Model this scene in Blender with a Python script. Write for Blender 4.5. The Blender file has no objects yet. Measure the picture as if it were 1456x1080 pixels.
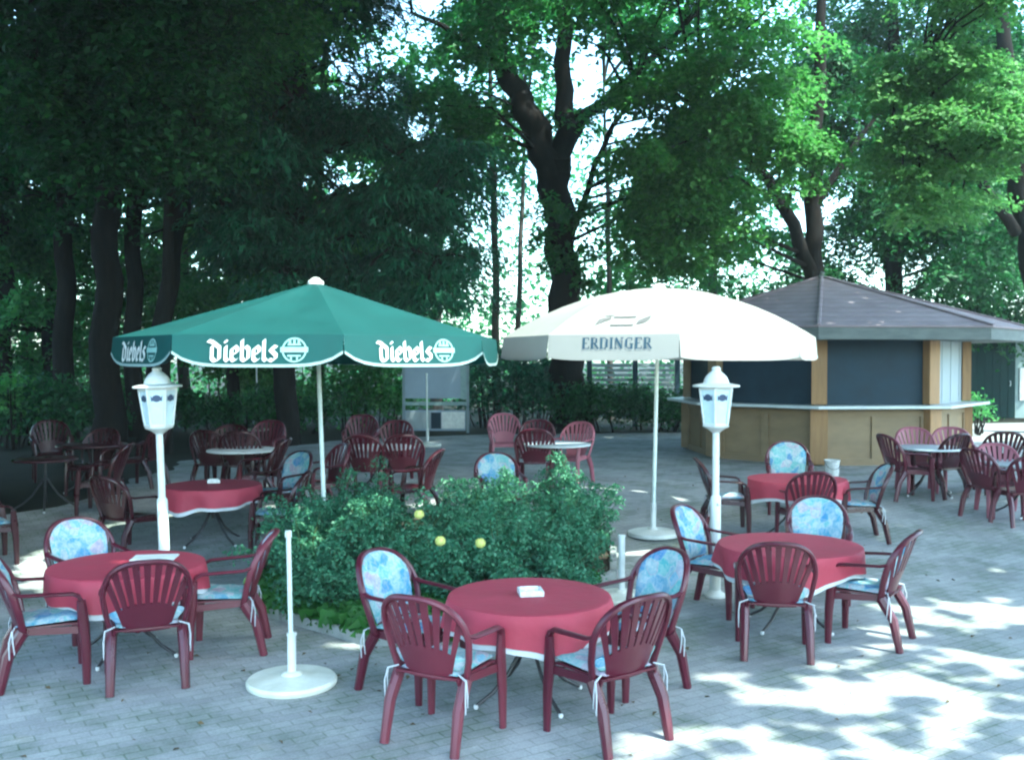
import bpy, bmesh, math, random
import numpy as np
from mathutils import Vector, Matrix
random.seed(7); rng = np.random.default_rng(11)
PI = math.pi
sc = bpy.context.scene
COL = sc.collection
# ------------------------------------------------------------------ camera calibration (photo 1456 x 1080)
F, H, YH = 1400.0, 2.3, 510.0
PITCH = math.atan((540 - YH) / F)
def gz(y):                                   # the patio rises gently towards the trees
    t = min(1, max(0, (y - 10.0) / 5.5)); return .38 * t * t * (3 - 2 * t)
def at(px, py, Y):                           # point of a pixel's ray at depth Y
    dx, dy = (px - 728) / F, (540 - py) / F
    c, s = math.cos(PITCH), math.sin(PITCH)
    d = Vector((dx, c + dy * s, -s + dy * c)); k = Y / d.y
    return Vector((d.x * k, Y, H + d.z * k))
def ground(px, py, dz=0.0):                  # where a pixel's ray meets the ground (plus dz)
    lo, hi = 1.0, 90.0
    for _ in range(50):
        m = (lo + hi) / 2
        if at(px, py, m).z > gz(m) + dz: lo = m
        else: hi = m
    p = at(px, py, lo); return Vector((p.x, p.y, gz(p.y)))
# ------------------------------------------------------------------ scene tree helpers
def tag(o, label=None, cat=None, group=None, kind=None):
    if label: o['label'] = label
    if cat: o['category'] = cat
    if group: o['group'] = group
    if kind: o['kind'] = kind
    return o
def thing(name, label, cat, loc=(0, 0, 0), rz=0.0, group=None):
    o = bpy.data.objects.new(name, None); COL.objects.link(o)
    o.location = loc; o.rotation_euler = (0, 0, rz); o.empty_display_size = .2
    return tag(o, label, cat, group)
def copy_tree(o, parent=None):
    c = o.copy(); COL.objects.link(c)
    if parent: c.parent = parent
    for ch in o.children: copy_tree(ch, c)
    return c
class MB:
    def __init__(s): s.v, s.f, s.m = [], [], []
    def add(s, vs, fs, mi=0):
        b = len(s.v); s.v += [tuple(v) for v in vs]
        s.f += [tuple(b + i for i in f) for f in fs]; s.m += [mi] * len(fs)
    def box(s, c, size, rz=0.0, mi=0, bev=0.0):
        x, y, z = size[0] / 2, size[1] / 2, size[2] / 2
        R = Matrix.Rotation(rz, 3, 'Z'); c = Vector(c)
        if bev <= 0:
            vs = [c + R @ Vector((a * x, b * y, d * z)) for a in (-1, 1) for b in (-1, 1) for d in (-1, 1)]
            s.add(vs, [(0, 1, 3, 2), (4, 6, 7, 5), (0, 4, 5, 1), (2, 3, 7, 6), (0, 2, 6, 4), (1, 5, 7, 3)], mi)
        else:
            bm = bmesh.new(); bmesh.ops.create_cube(bm, size=1)
            for v in bm.verts: v.co = Vector((v.co.x * 2 * x, v.co.y * 2 * y, v.co.z * 2 * z))
            bmesh.ops.bevel(bm, geom=bm.edges[:], offset=bev, segments=2, affect='EDGES')
            bm.verts.index_update()
            s.add([c + R @ v.co for v in bm.verts], [[v.index for v in f.verts] for f in bm.faces], mi); bm.free()
    def tube(s, pts, r, n=8, mi=0, cap=True, flat=1.0, up=None):
        pts = [Vector(p) for p in pts]
        rr = r if isinstance(r, (list, tuple)) else [r] * len(pts)
        rings = []; ref = Vector(up) if up else None
        for i, p in enumerate(pts):
            t = (pts[min(i + 1, len(pts) - 1)] - pts[max(i - 1, 0)]).normalized()
            if ref is None: ref = Vector((1, 0, 0)) if abs(t.x) < .8 else Vector((0, 1, 0))
            a = (ref - t * ref.dot(t))
            if a.length < 1e-4: a = t.orthogonal()
            a.normalize(); b = t.cross(a)
            if up is None: ref = a
            rings.append([p + (a * math.cos(2 * PI * k / n) + b * math.sin(2 * PI * k / n) * flat) * rr[i] for k in range(n)])
        vs = [v for q in rings for v in q]
        fs = [(i * n + k, i * n + (k + 1) % n, (i + 1) * n + (k + 1) % n, (i + 1) * n + k) for i in range(len(pts) - 1) for k in range(n)]
        if cap: fs += [tuple(range(n - 1, -1, -1)), tuple((len(pts) - 1) * n + k for k in range(n))]
        s.add(vs, fs, mi)
    def lathe(s, prof, n=24, c=(0, 0, 0), mi=0, a0=0.0, capb=True, capt=True):
        c = Vector(c); vs = []
        for r, z in prof:
            vs += [c + Vector((r * math.cos(a0 + 2 * PI * k / n), r * math.sin(a0 + 2 * PI * k / n), z)) for k in range(n)]
        m = len(prof)
        fs = [(i * n + k, i * n + (k + 1) % n, (i + 1) * n + (k + 1) % n, (i + 1) * n + k) for i in range(m - 1) for k in range(n)]
        if capb: fs.append(tuple(range(n - 1, -1, -1)))
        if capt: fs.append(tuple((m - 1) * n + k for k in range(n)))
        s.add(vs, fs, mi)
    def grid(s, P, mi=0, skip=None):          # P[i][j] points
        ni, nj = len(P), len(P[0]); vs = [p for row in P for p in row]
        fs = [(i * nj + j, i * nj + j + 1, (i + 1) * nj + j + 1, (i + 1) * nj + j) for i in range(ni - 1) for j in range(nj - 1) if not (skip and skip(i, j))]
        s.add(vs, fs, mi)
    def mesh(s, name, solid=0.0, smooth=True, angle=40):
        me = bpy.data.meshes.new(name); me.from_pydata(s.v, [], s.f)
        me.polygons.foreach_set('material_index', s.m)
        bm = bmesh.new(); bm.from_mesh(me)
        if solid:
            bmesh.ops.recalc_face_normals(bm, faces=bm.faces)
            bmesh.ops.solidify(bm, geom=bm.faces[:] + bm.edges[:] + bm.verts[:], thickness=solid)
        bmesh.ops.recalc_face_normals(bm, faces=bm.faces)
        if smooth:
            for f in bm.faces: f.smooth = True
            lim = math.radians(angle)
            for e in bm.edges:
                if len(e.link_faces) == 2 and e.calc_face_angle(0) > lim: e.smooth = False
        bm.to_mesh(me); bm.free(); return me
    def build(s, name, mats, parent=None, solid=0.0, smooth=True, angle=40, loc=None):
        me = s.mesh(name, solid, smooth, angle)
        for m in (mats if isinstance(mats, (list, tuple)) else [mats]): me.materials.append(m)
        o = bpy.data.objects.new(name, me); COL.objects.link(o)
        if parent: o.parent = parent
        if loc is not None: o.location = loc
        return o
def raw_mesh(name, V, Fq, mat, parent=None):  # numpy quads
    me = bpy.data.meshes.new(name); n = len(Fq)
    me.vertices.add(len(V)); me.vertices.foreach_set('co', np.asarray(V, np.float32).ravel())
    me.loops.add(n * 4); me.loops.foreach_set('vertex_index', np.asarray(Fq, np.int32).ravel())
    me.polygons.add(n); me.polygons.foreach_set('loop_start', np.arange(0, n * 4, 4, dtype=np.int32))
    me.update(calc_edges=True); me.materials.append(mat)
    o = bpy.data.objects.new(name, me); COL.objects.link(o)
    if parent: o.parent = parent
    return o
def unit(a): return a / np.maximum(np.linalg.norm(a, axis=1, keepdims=True), 1e-6)
def leaf_geo(P, N, L, W, D=None, curl=.18):
    n = len(P); N = unit(N)
    if D is None: D = rng.normal(size=(n, 3))
    D = unit(D - N * np.sum(D * N, axis=1, keepdims=True)); S = np.cross(N, D)
    L = np.asarray(L).reshape(-1, 1) * np.ones((n, 1)); W = np.asarray(W).reshape(-1, 1) * np.ones((n, 1))
    a = P - D * L * .5 - N * L * curl * .5; c = P + D * L * .5 - N * L * curl
    b = P + S * W * .5 - D * L * .05 + N * L * curl * .3; d = P - S * W * .5 - D * L * .05 + N * L * curl * .3
    return np.stack([a, b, c, d], 1).reshape(-1, 3)
def leaf_obj(name, geos, mat, parent=None):
    V = np.concatenate(geos); Fq = np.arange(len(V)).reshape(-1, 4)
    return raw_mesh(name, V, Fq, mat, parent)
# ------------------------------------------------------------------ materials
def newmat(name):
    m = bpy.data.materials.new(name); m.use_nodes = True
    nt = m.node_tree; return m, nt, nt.nodes['Principled BSDF']
def nd(nt, t, **kw):
    n = nt.nodes.new(t)
    for k, v in kw.items():
        if k in n.inputs: n.inputs[k].default_value = v
        else: setattr(n, k, v)
    return n
def ramp(nt, fac, stops):
    r = nt.nodes.new('ShaderNodeValToRGB'); e = r.color_ramp.elements
    e[0].position, e[0].color = stops[0][0], (*stops[0][1], 1)
    e[1].position, e[1].color = stops[-1][0], (*stops[-1][1], 1)
    for p, c in stops[1:-1]:
        x = e.new(p); x.color = (*c, 1)
    nt.links.new(fac, r.inputs['Fac']); return r.outputs['Color']
def surf(name, c1, c2=None, scale=6.0, rough=.55, bump=.0, bscale=None, detail=6.0, coat=0.0, spec=.5, trans=0.0, stretch=None):
    m, nt, b = newmat(name); c2 = c2 or tuple(x * .75 for x in c1)
    tc = nd(nt, 'ShaderNodeTexCoord'); src = tc.outputs['Object']
    if stretch:
        mp = nd(nt, 'ShaderNodeMapping'); mp.inputs['Scale'].default_value = stretch
        nt.links.new(src, mp.inputs['Vector']); src = mp.outputs['Vector']
    no = nd(nt, 'ShaderNodeTexNoise', Scale=scale, Detail=detail, Roughness=.6); nt.links.new(src, no.inputs['Vector'])
    col = ramp(nt, no.outputs['Fac'], [(.3, c2), (.7, c1)])
    nt.links.new(col, b.inputs['Base Color'])
    b.inputs['Roughness'].default_value = rough; b.inputs['Specular IOR Level'].default_value = spec
    rr = nd(nt, 'ShaderNodeMapRange'); rr.inputs['To Min'].default_value = max(.05, rough - .12); rr.inputs['To Max'].default_value = min(1, rough + .15)
    nt.links.new(no.outputs['Fac'], rr.inputs['Value']); nt.links.new(rr.outputs['Result'], b.inputs['Roughness'])
    if bump:
        n2 = nd(nt, 'ShaderNodeTexNoise', Scale=bscale or scale * 8, Detail=4.0); nt.links.new(src, n2.inputs['Vector'])
        bp = nd(nt, 'ShaderNodeBump', Strength=bump, Distance=.01); nt.links.new(n2.outputs['Fac'], bp.inputs['Height'])
        nt.links.new(bp.outputs['Normal'], b.inputs['Normal'])
    if trans:
        tr = nd(nt, 'ShaderNodeBsdfTranslucent'); nt.links.new(col, tr.inputs['Color'])
        mx = nd(nt, 'ShaderNodeMixShader'); mx.inputs['Fac'].default_value = trans
        nt.links.new(b.outputs['BSDF'], mx.inputs[1]); nt.links.new(tr.outputs['BSDF'], mx.inputs[2])
        nt.links.new(mx.outputs['Shader'], nt.nodes['Material Output'].inputs['Surface'])
    return m
def leafmat(name, cols, trans=.4, rough=.5):
    m, nt, b = newmat(name)
    ge = nd(nt, 'ShaderNodeNewGeometry')
    tc = nd(nt, 'ShaderNodeTexCoord'); no = nd(nt, 'ShaderNodeTexNoise', Scale=.9, Detail=3.0); nt.links.new(tc.outputs['Object'], no.inputs['Vector'])
    mx0 = nd(nt, 'ShaderNodeMath', operation='MULTIPLY_ADD'); mx0.inputs[1].default_value = .6
    nt.links.new(ge.outputs['Random Per Island'], mx0.inputs[0])
    m2 = nd(nt, 'ShaderNodeMath', operation='MULTIPLY'); m2.inputs[1].default_value = .4; nt.links.new(no.outputs['Fac'], m2.inputs[0])
    nt.links.new(m2.outputs[0], mx0.inputs[2])
    k = len(cols); col = ramp(nt, mx0.outputs[0], [(.12 + .7 * i / (k - 1), c) for i, c in enumerate(cols)])
    nt.links.new(col, b.inputs['Base Color']); b.inputs['Roughness'].default_value = rough; b.inputs['Specular IOR Level'].default_value = .22
    tr = nd(nt, 'ShaderNodeBsdfTranslucent')
    hs = nd(nt, 'ShaderNodeHueSaturation', Saturation=1.1, Value=1.5); nt.links.new(col, hs.inputs['Color']); nt.links.new(hs.outputs['Color'], tr.inputs['Color'])
    mx = nd(nt, 'ShaderNodeMixShader'); mx.inputs['Fac'].default_value = trans
    nt.links.new(b.outputs['BSDF'], mx.inputs[1]); nt.links.new(tr.outputs['BSDF'], mx.inputs[2])
    nt.links.new(mx.outputs['Shader'], nt.nodes['Material Output'].inputs['Surface'])
    return m
def paving():
    m, nt, b = newmat('concrete_pavers'); tc = nd(nt, 'ShaderNodeTexCoord')
    mp = nd(nt, 'ShaderNodeMapping'); mp.inputs['Rotation'].default_value = (0, 0, math.radians(-33)); nt.links.new(tc.outputs['Object'], mp.inputs['Vector'])
    br = nd(nt, 'ShaderNodeTexBrick', Scale=1.0); br.inputs['Brick Width'].default_value = .20; br.inputs['Row Height'].default_value = .10
    br.inputs['Mortar Size'].default_value = .007; br.inputs['Mortar Smooth'].default_value = .4; br.inputs['Bias'].default_value = 0
    br.inputs['Color1'].default_value = (.40, .40, .405, 1); br.inputs['Color2'].default_value = (.335, .335, .345, 1); br.inputs['Mortar'].default_value = (.30, .302, .295, 1)
    nt.links.new(mp.outputs['Vector'], br.inputs['Vector'])
    big = nd(nt, 'ShaderNodeTexNoise', Scale=.8, Detail=8.0, Roughness=.65); nt.links.new(tc.outputs['Object'], big.inputs['Vector'])
    w = ramp(nt, big.outputs['Fac'], [(.28, (.58, .59, .58)), (.45, (.86, .87, .87)), (.56, (1, 1, 1)), (.72, (1.2, 1.2, 1.18))])
    mu = nd(nt, 'ShaderNodeMix', data_type='RGBA', blend_type='MULTIPLY'); mu.inputs['Factor'].default_value = 1
    nt.links.new(br.outputs['Color'], mu.inputs['A']); nt.links.new(w, mu.inputs['B'])
    ms = nd(nt, 'ShaderNodeTexNoise', Scale=1.7, Detail=7.0, Roughness=.7); mp2 = nd(nt, 'ShaderNodeMapping'); mp2.inputs['Location'].default_value = (3.1, 7.7, 0)
    nt.links.new(tc.outputs['Object'], mp2.inputs['Vector']); nt.links.new(mp2.outputs['Vector'], ms.inputs['Vector'])
    fm = ramp(nt, ms.outputs['Fac'], [(.46, (0, 0, 0)), (.6, (1, 1, 1))])
    jm = nd(nt, 'ShaderNodeMath', operation='MULTIPLY_ADD'); jm.inputs[1].default_value = .4; jm.inputs[2].default_value = .35; nt.links.new(br.outputs['Fac'], jm.inputs[0])
    f2 = nd(nt, 'ShaderNodeMath', operation='MULTIPLY'); nt.links.new(fm, f2.inputs[0]); nt.links.new(jm.outputs[0], f2.inputs[1])
    mo = nd(nt, 'ShaderNodeMix', data_type='RGBA'); mo.inputs['B'].default_value = (.06, .11, .045, 1)
    nt.links.new(f2.outputs[0], mo.inputs['Factor']); nt.links.new(mu.outputs['Result'], mo.inputs['A'])
    fine = nd(nt, 'ShaderNodeTexNoise', Scale=60.0, Detail=3.0); nt.links.new(tc.outputs['Object'], fine.inputs['Vector'])
    fr = ramp(nt, fine.outputs['Fac'], [(.3, (.82, .82, .82)), (.7, (1.1, 1.1, 1.1))])
    mf = nd(nt, 'ShaderNodeMix', data_type='RGBA', blend_type='MULTIPLY'); mf.inputs['Factor'].default_value = 1
    nt.links.new(mo.outputs['Result'], mf.inputs['A']); nt.links.new(fr, mf.inputs['B'])
    nt.links.new(mf.outputs['Result'], b.inputs['Base Color']); b.inputs['Roughness'].default_value = .8
    inv = nd(nt, 'ShaderNodeMath', operation='SUBTRACT'); inv.inputs[0].default_value = 1; nt.links.new(br.outputs['Fac'], inv.inputs[1])
    ad = nd(nt, 'ShaderNodeMath', operation='MULTIPLY_ADD'); ad.inputs[1].default_value = .25; nt.links.new(fine.outputs['Fac'], ad.inputs[0]); nt.links.new(inv.outputs[0], ad.inputs[2])
    bp = nd(nt, 'ShaderNodeBump', Strength=.3, Distance=.005); nt.links.new(ad.outputs[0], bp.inputs['Height']); nt.links.new(bp.outputs['Normal'], b.inputs['Normal'])
    return m
def cushion_mat():
    m, nt, b = newmat('floral_cushion_cloth'); tc = nd(nt, 'ShaderNodeTexCoord'); oi = nd(nt, 'ShaderNodeObjectInfo')
    ad = nd(nt, 'ShaderNodeVectorMath', operation='ADD'); sc_ = nd(nt, 'ShaderNodeMath', operation='MULTIPLY'); sc_.inputs[1].default_value = 40
    nt.links.new(oi.outputs['Random'], sc_.inputs[0]); nt.links.new(tc.outputs['Object'], ad.inputs[0]); nt.links.new(sc_.outputs[0], ad.inputs[1])
    vo = nd(nt, 'ShaderNodeTexVoronoi', Scale=10.0, Randomness=1.0, feature='SMOOTH_F1', Smoothness=.45); nt.links.new(ad.outputs[0], vo.inputs['Vector'])
    sep = nd(nt, 'ShaderNodeSeparateColor'); nt.links.new(vo.outputs['Color'], sep.inputs['Color'])
    c1 = ramp(nt, sep.outputs['Red'], [(0, (.06, .17, .42)), (.18, (.09, .28, .42)), (.34, (.42, .49, .52)), (.52, (.14, .42, .38)), (.66, (.44, .47, .50)), (.80, (.46, .28, .36)), (.9, (.42, .48, .46)), (1, (.20, .40, .55))])
    no = nd(nt, 'ShaderNodeTexNoise', Scale=26.0, Detail=4.0, Distortion=1.2); nt.links.new(ad.outputs[0], no.inputs['Vector'])
    c2 = ramp(nt, no.outputs['Fac'], [(.42, (.44, .48, .52)), (.58, (.09, .27, .37))])
    mx = nd(nt, 'ShaderNodeMix', data_type='RGBA'); mx.inputs['Factor'].default_value = .38
    nt.links.new(c1, mx.inputs['A']); nt.links.new(c2, mx.inputs['B']); nt.links.new(mx.outputs['Result'], b.inputs['Base Color'])
    b.inputs['Roughness'].default_value = .85; b.inputs['Specular IOR Level'].default_value = .2
    bp = nd(nt, 'ShaderNodeBump', Strength=.35, Distance=.01); nt.links.new(no.outputs['Fac'], bp.inputs['Height']); nt.links.new(bp.outputs['Normal'], b.inputs['Normal'])
    return m
def shingle_mat():
    m, nt, b = newmat('roof_shingle_felt'); tc = nd(nt, 'ShaderNodeTexCoord')
    no = nd(nt, 'ShaderNodeTexNoise', Scale=1.5, Detail=8.0, Roughness=.7); nt.links.new(tc.outputs['Object'], no.inputs['Vector'])
    wv = nd(nt, 'ShaderNodeTexWave', Scale=3.2, Distortion=.6, Detail=2.0); wv.bands_direction = 'Z'; nt.links.new(tc.outputs['Object'], wv.inputs['Vector'])
    c = ramp(nt, no.outputs['Fac'], [(.3, (.23, .175, .195)), (.7, (.36, .285, .31))])
    w = ramp(nt, wv.outputs['Fac'], [(.0, (.78, .78, .78)), (.25, (1, 1, 1)), (1, (1, 1, 1))])
    mu = nd(nt, 'ShaderNodeMix', data_type='RGBA', blend_type='MULTIPLY'); mu.inputs['Factor'].default_value = .8
    nt.links.new(c, mu.inputs['A']); nt.links.new(w, mu.inputs['B']); nt.links.new(mu.outputs['Result'], b.inputs['Base Color'])
    b.inputs['Roughness'].default_value = .75
    bp = nd(nt, 'ShaderNodeBump', Strength=.4, Distance=.02); nt.links.new(wv.outputs['Fac'], bp.inputs['Height']); nt.links.new(bp.outputs['Normal'], b.inputs['Normal'])
    return m
M = dict(
    paver=paving(), soil=surf('dark_forest_soil', (.030, .028, .020), (.012, .014, .009), 1.2, .95, .6, 20, spec=.1), bedsoil=surf('flower_bed_soil', (.06, .045, .03), (.03, .024, .016), 6, .95, .8, 40),
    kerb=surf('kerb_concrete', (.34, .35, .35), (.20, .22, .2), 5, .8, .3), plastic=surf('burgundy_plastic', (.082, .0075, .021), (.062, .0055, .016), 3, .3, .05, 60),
    plastic_faded=surf('faded_burgundy_plastic', (.135, .020, .036), (.10, .012, .026), 3, .4, .05, 60), plastic_lit=surf('sunlit_burgundy_plastic', (.33, .105, .145), (.25, .07, .10), 3, .45, .05, 60), plastic_shaded=surf('shaded_burgundy_plastic', (.042, .005, .011), (.03, .0035, .008), 3, .28, .05, 60),  # last two put sun and shade into the burgundy; faded is wear
    cush=cushion_mat(), tie=surf('white_cotton_tape', (.5, .52, .55), None, 20, .8),
    red=surf('burgundy_tablecloth', (.44, .050, .088), (.36, .036, .066), 4, .65, .5, 14, trans=.12), white_cloth=surf('white_undercloth', (.78, .79, .8), (.66, .68, .7), 9, .8, .2, 90, trans=.15),
    tabletop=surf('pale_grey_tabletop', (.62, .66, .68), (.52, .55, .58), 8, .4), steel=surf('dark_steel_tube', (.035, .03, .035), (.02, .02, .022), 20, .4), cap=surf('white_foot_cap', (.75, .76, .76), None, 20, .5),
    ceramic=surf('white_ceramic', (.82, .82, .80), None, 20, .25), paper=surf('white_paper', (.82, .83, .8), None, 14, .7),
    white=surf('white_painted_metal', (.80, .81, .79), (.56, .58, .55), 4, .4, .08, detail=9.0), dirtywhite=surf('white_plastic_base', (.82, .82, .75), (.56, .56, .47), 5, .5, .15, detail=9.0),
    pole=surf('pale_pole_paint', (.68, .74, .70), (.55, .60, .57), 12, .4), green=surf('green_parasol_canvas', (.0024, .074, .072), (.0018, .057, .056), 2.2, .7, .15, 160, trans=.22),
    trim=surf('pale_trim_tape', (.30, .40, .40), (.22, .31, .31), 12, .8), canvas=surf('white_parasol_canvas', (.48, .47, .45), (.42, .415, .40), 1.6, .75, .1, 120, trans=.42),
    ink=surf('white_print', (.82, .86, .85), None, 10, .6), inkgreen=surf('pale_green_print', (.30, .52, .50), None, 10, .6), inkblue=surf('blue_print', (.018, .05, .10), (.03, .08, .11), 14, .6), inkgrey=surf('faded_grey_print', (.085, .085, .09), (.15, .15, .15), 20, .6),
    glass=surf('frosted_lantern_pane', (.66, .78, .82), (.58, .70, .75), 5, .25), badge=surf('dark_badge_print', (.05, .08, .15), None, 30, .4),
    wood=surf('honey_timber', (.38, .215, .09), (.27, .145, .06), 3.5, .55, .2, 60, stretch=(6, 6, .6)), panel=surf('weathered_plywood', (.27, .19, .105), (.20, .138, .075), 2.2, .65, .15, 30, stretch=(1, 1, 2.5)), dwood=surf('dark_brown_timber', (.13, .08, .05), (.08, .05, .032), 5, .6, .2),
    shutter=surf('dark_blue_shutter', (.020, .040, .060), (.012, .026, .040), 2.5, .55, .03, spec=.2), fascia=surf('weathered_grey_fascia', (.15, .165, .16), (.075, .09, .088), 2.2, .75, .2, 30, stretch=(1, 1, 4)), greywall=surf('blue_grey_wall_board', (.36, .40, .42), (.28, .32, .34), 3, .6, .1, 40, stretch=(8, 8, .5)),
    counter=surf('pale_counter_laminate', (.62, .66, .66), (.5, .54, .55), 5, .35), shingle=shingle_mat(), shedwall=surf('pale_green_render', (.20, .26, .26), (.15, .20, .20), 2, .8, .2), sheddoor=surf('dark_green_door_paint', (.005, .024, .023), (.0035, .016, .016), 3, .7, .05, spec=.1),
    board=surf('grey_blue_board', (.30, .37, .45), (.24, .30, .38), 1.6, .5), slat=surf('grey_fence_slat', (.26, .32, .35), (.18, .23, .25), 2.5, .75, .2), bark=surf('dark_bark', (.017, .014, .013), (.008, .007, .007), 5, .95, 1.0, 22, stretch=(3, 3, .5), spec=.08), bark2=surf('grey_bark', (.085, .075, .068), (.04, .036, .032), 5, .95, 1.0, 22, stretch=(3, 3, .5)),
    yellow=surf('yellow_petal', (.78, .78, .30), (.74, .72, .18), 30, .6, trans=.3), stem=surf('green_stem', (.05, .09, .03), None, 10, .7),
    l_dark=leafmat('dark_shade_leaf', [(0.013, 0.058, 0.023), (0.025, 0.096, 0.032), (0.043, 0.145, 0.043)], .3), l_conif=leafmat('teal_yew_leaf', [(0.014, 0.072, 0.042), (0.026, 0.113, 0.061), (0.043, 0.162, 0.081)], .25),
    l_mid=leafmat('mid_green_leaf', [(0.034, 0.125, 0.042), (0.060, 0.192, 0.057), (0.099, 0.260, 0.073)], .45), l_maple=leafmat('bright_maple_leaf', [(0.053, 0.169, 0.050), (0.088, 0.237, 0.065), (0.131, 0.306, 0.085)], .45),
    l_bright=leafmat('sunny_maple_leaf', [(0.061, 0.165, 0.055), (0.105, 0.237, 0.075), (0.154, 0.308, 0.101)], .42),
    l_rose=leafmat('rose_leaf', [(.038, .125, .070), (.068, .195, .108), (.12, .28, .16)], .25, .38), l_grass=leafmat('grass_blade', [(.03, .10, .025), (.05, .16, .035), (.08, .20, .05)], .35), l_far=leafmat('far_wood_leaf', [(0.028, 0.105, 0.044), (0.050, 0.165, 0.066), (0.088, 0.220, 0.088)], .5),
)
# ------------------------------------------------------------------ light, sky, camera
SUN = Vector((.42, -.36, .83)).normalized()
elev = math.asin(SUN.z); az = math.atan2(SUN.x, SUN.y)
w = bpy.data.worlds.new('World'); sc.world = w; w.use_nodes = True
sky = w.node_tree.nodes.new('ShaderNodeTexSky'); sky.sky_type = 'NISHITA'; sky.sun_disc = False
sky.sun_elevation = elev; sky.sun_rotation = az; sky.air_density = 1.0; sky.dust_density = 1.6; sky.ozone_density = 1.2
bg = w.node_tree.nodes['Background']; w.node_tree.links.new(sky.outputs['Color'], bg.inputs['Color']); bg.inputs['Strength'].default_value = .15
ld = bpy.data.lights.new('sun', 'SUN'); ld.energy = 2.0; ld.angle = math.radians(.53); ld.color = (1, .96, .88)
lo = bpy.data.objects.new('sun', ld); COL.objects.link(lo); lo.rotation_euler = SUN.to_track_quat('Z', 'Y').to_euler(); lo.location = (10, -5, 30)
cd = bpy.data.cameras.new('camera'); cd.sensor_width = 36; cd.lens = F / 1456 * 36; cd.clip_end = 2000; cd.clip_start = .05
cam = bpy.data.objects.new('camera', cd); COL.objects.link(cam); cam.location = (0, 0, H); cam.rotation_euler = (PI / 2 - PITCH, 0, 0); sc.camera = cam
vs = sc.view_settings; vs.view_transform = 'Standard'; vs.look = 'None'; vs.gamma = 1; vs.exposure = 3.02
vs.use_white_balance = True; vs.white_balance_temperature = 5950; vs.white_balance_tint = -10
cy = sc.cycles; cy.max_bounces = 6; cy.diffuse_bounces = 3; cy.glossy_bounces = 2; cy.transmission_bounces = 4; cy.use_denoising = True; cy.filter_width = 2.3; cy.caustics_reflective = False; cy.caustics_refractive = False

# ------------------------------------------------------------------ the setting
mb = MB()
ys = [-400, -100, -30, -8] + [i * .5 for i in range(0, 64)] + [36, 45, 60, 120, 450]
xs = [-450, -120, -50, -25] + [i * 2.0 for i in range(-9, 16)] + [45, 120, 450]
mb.grid([[(x, y, gz(y) - .004) for x in xs] for y in ys]); mb.build('ground', M['soil']); tag(bpy.data.objects['ground'], kind='structure')
LEFT = [(-6, -14), (10.4, -14), (10.9, -10.5), (12.6, -7.0), (13.6, -6.2), (14.6, -5.9), (18.5, -6.1), (23, -4.3), (25, -.9), (25.6, 4), (28.5, 9), (30.2, 20)]
def lerp_tab(tab, y):
    for (a, x0), (b, x1) in zip(tab, tab[1:]):
        if a <= y <= b: return x0 + (x1 - x0) * (y - a) / (b - a)
    return tab[-1][1]
mb = MB(); rows = [-6, -2, 2, 6] + [8 + i * .25 for i in range(0, 90)]
P = []
for y in rows:
    if y > 30.2: break
    xl = lerp_tab(LEFT, y) + .12 * math.sin(y * 2.3) + .06 * math.sin(y * 7.1); P.append([(xl + (26 - xl) * k / 12, y, gz(y)) for k in range(13)])
mb.grid(P); tag(mb.build('patio', M['paver']), kind='structure')
# flower bed with a stone kerb
bedpx = [(352, 866), (522, 916), (640, 915), (760, 880), (872, 822), (872, 762), (800, 735), (640, 728), (440, 738), (370, 775)]
bed = [ground(*p) for p in bedpx]
mb = MB(); cen = sum(bed, Vector()) / len(bed)
mb.add([(cen.x, cen.y, gz(cen.y) + .03)] + [(p.x, p.y, gz(p.y) + .012) for p in bed], [(0, i + 1, (i + 1) % len(bed) + 1) for i in range(len(bed))]); tag(mb.build('flower_bed', M['bedsoil']), kind='structure')
mb = MB()
for i in range(len(bed)):
    a, b_ = bed[i], bed[(i + 1) % len(bed)]; n = max(1, round((b_ - a).length / .5))
    for k in range(n):
        p = a.lerp(b_, (k + .5) / n); d = b_ - a
        mb.box((p.x, p.y, gz(p.y) + .03), (d.length / n - .012, .075, .12), math.atan2(d.y, d.x), bev=.008)
tag(mb.build('kerb', M['kerb']), kind='structure')

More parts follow.
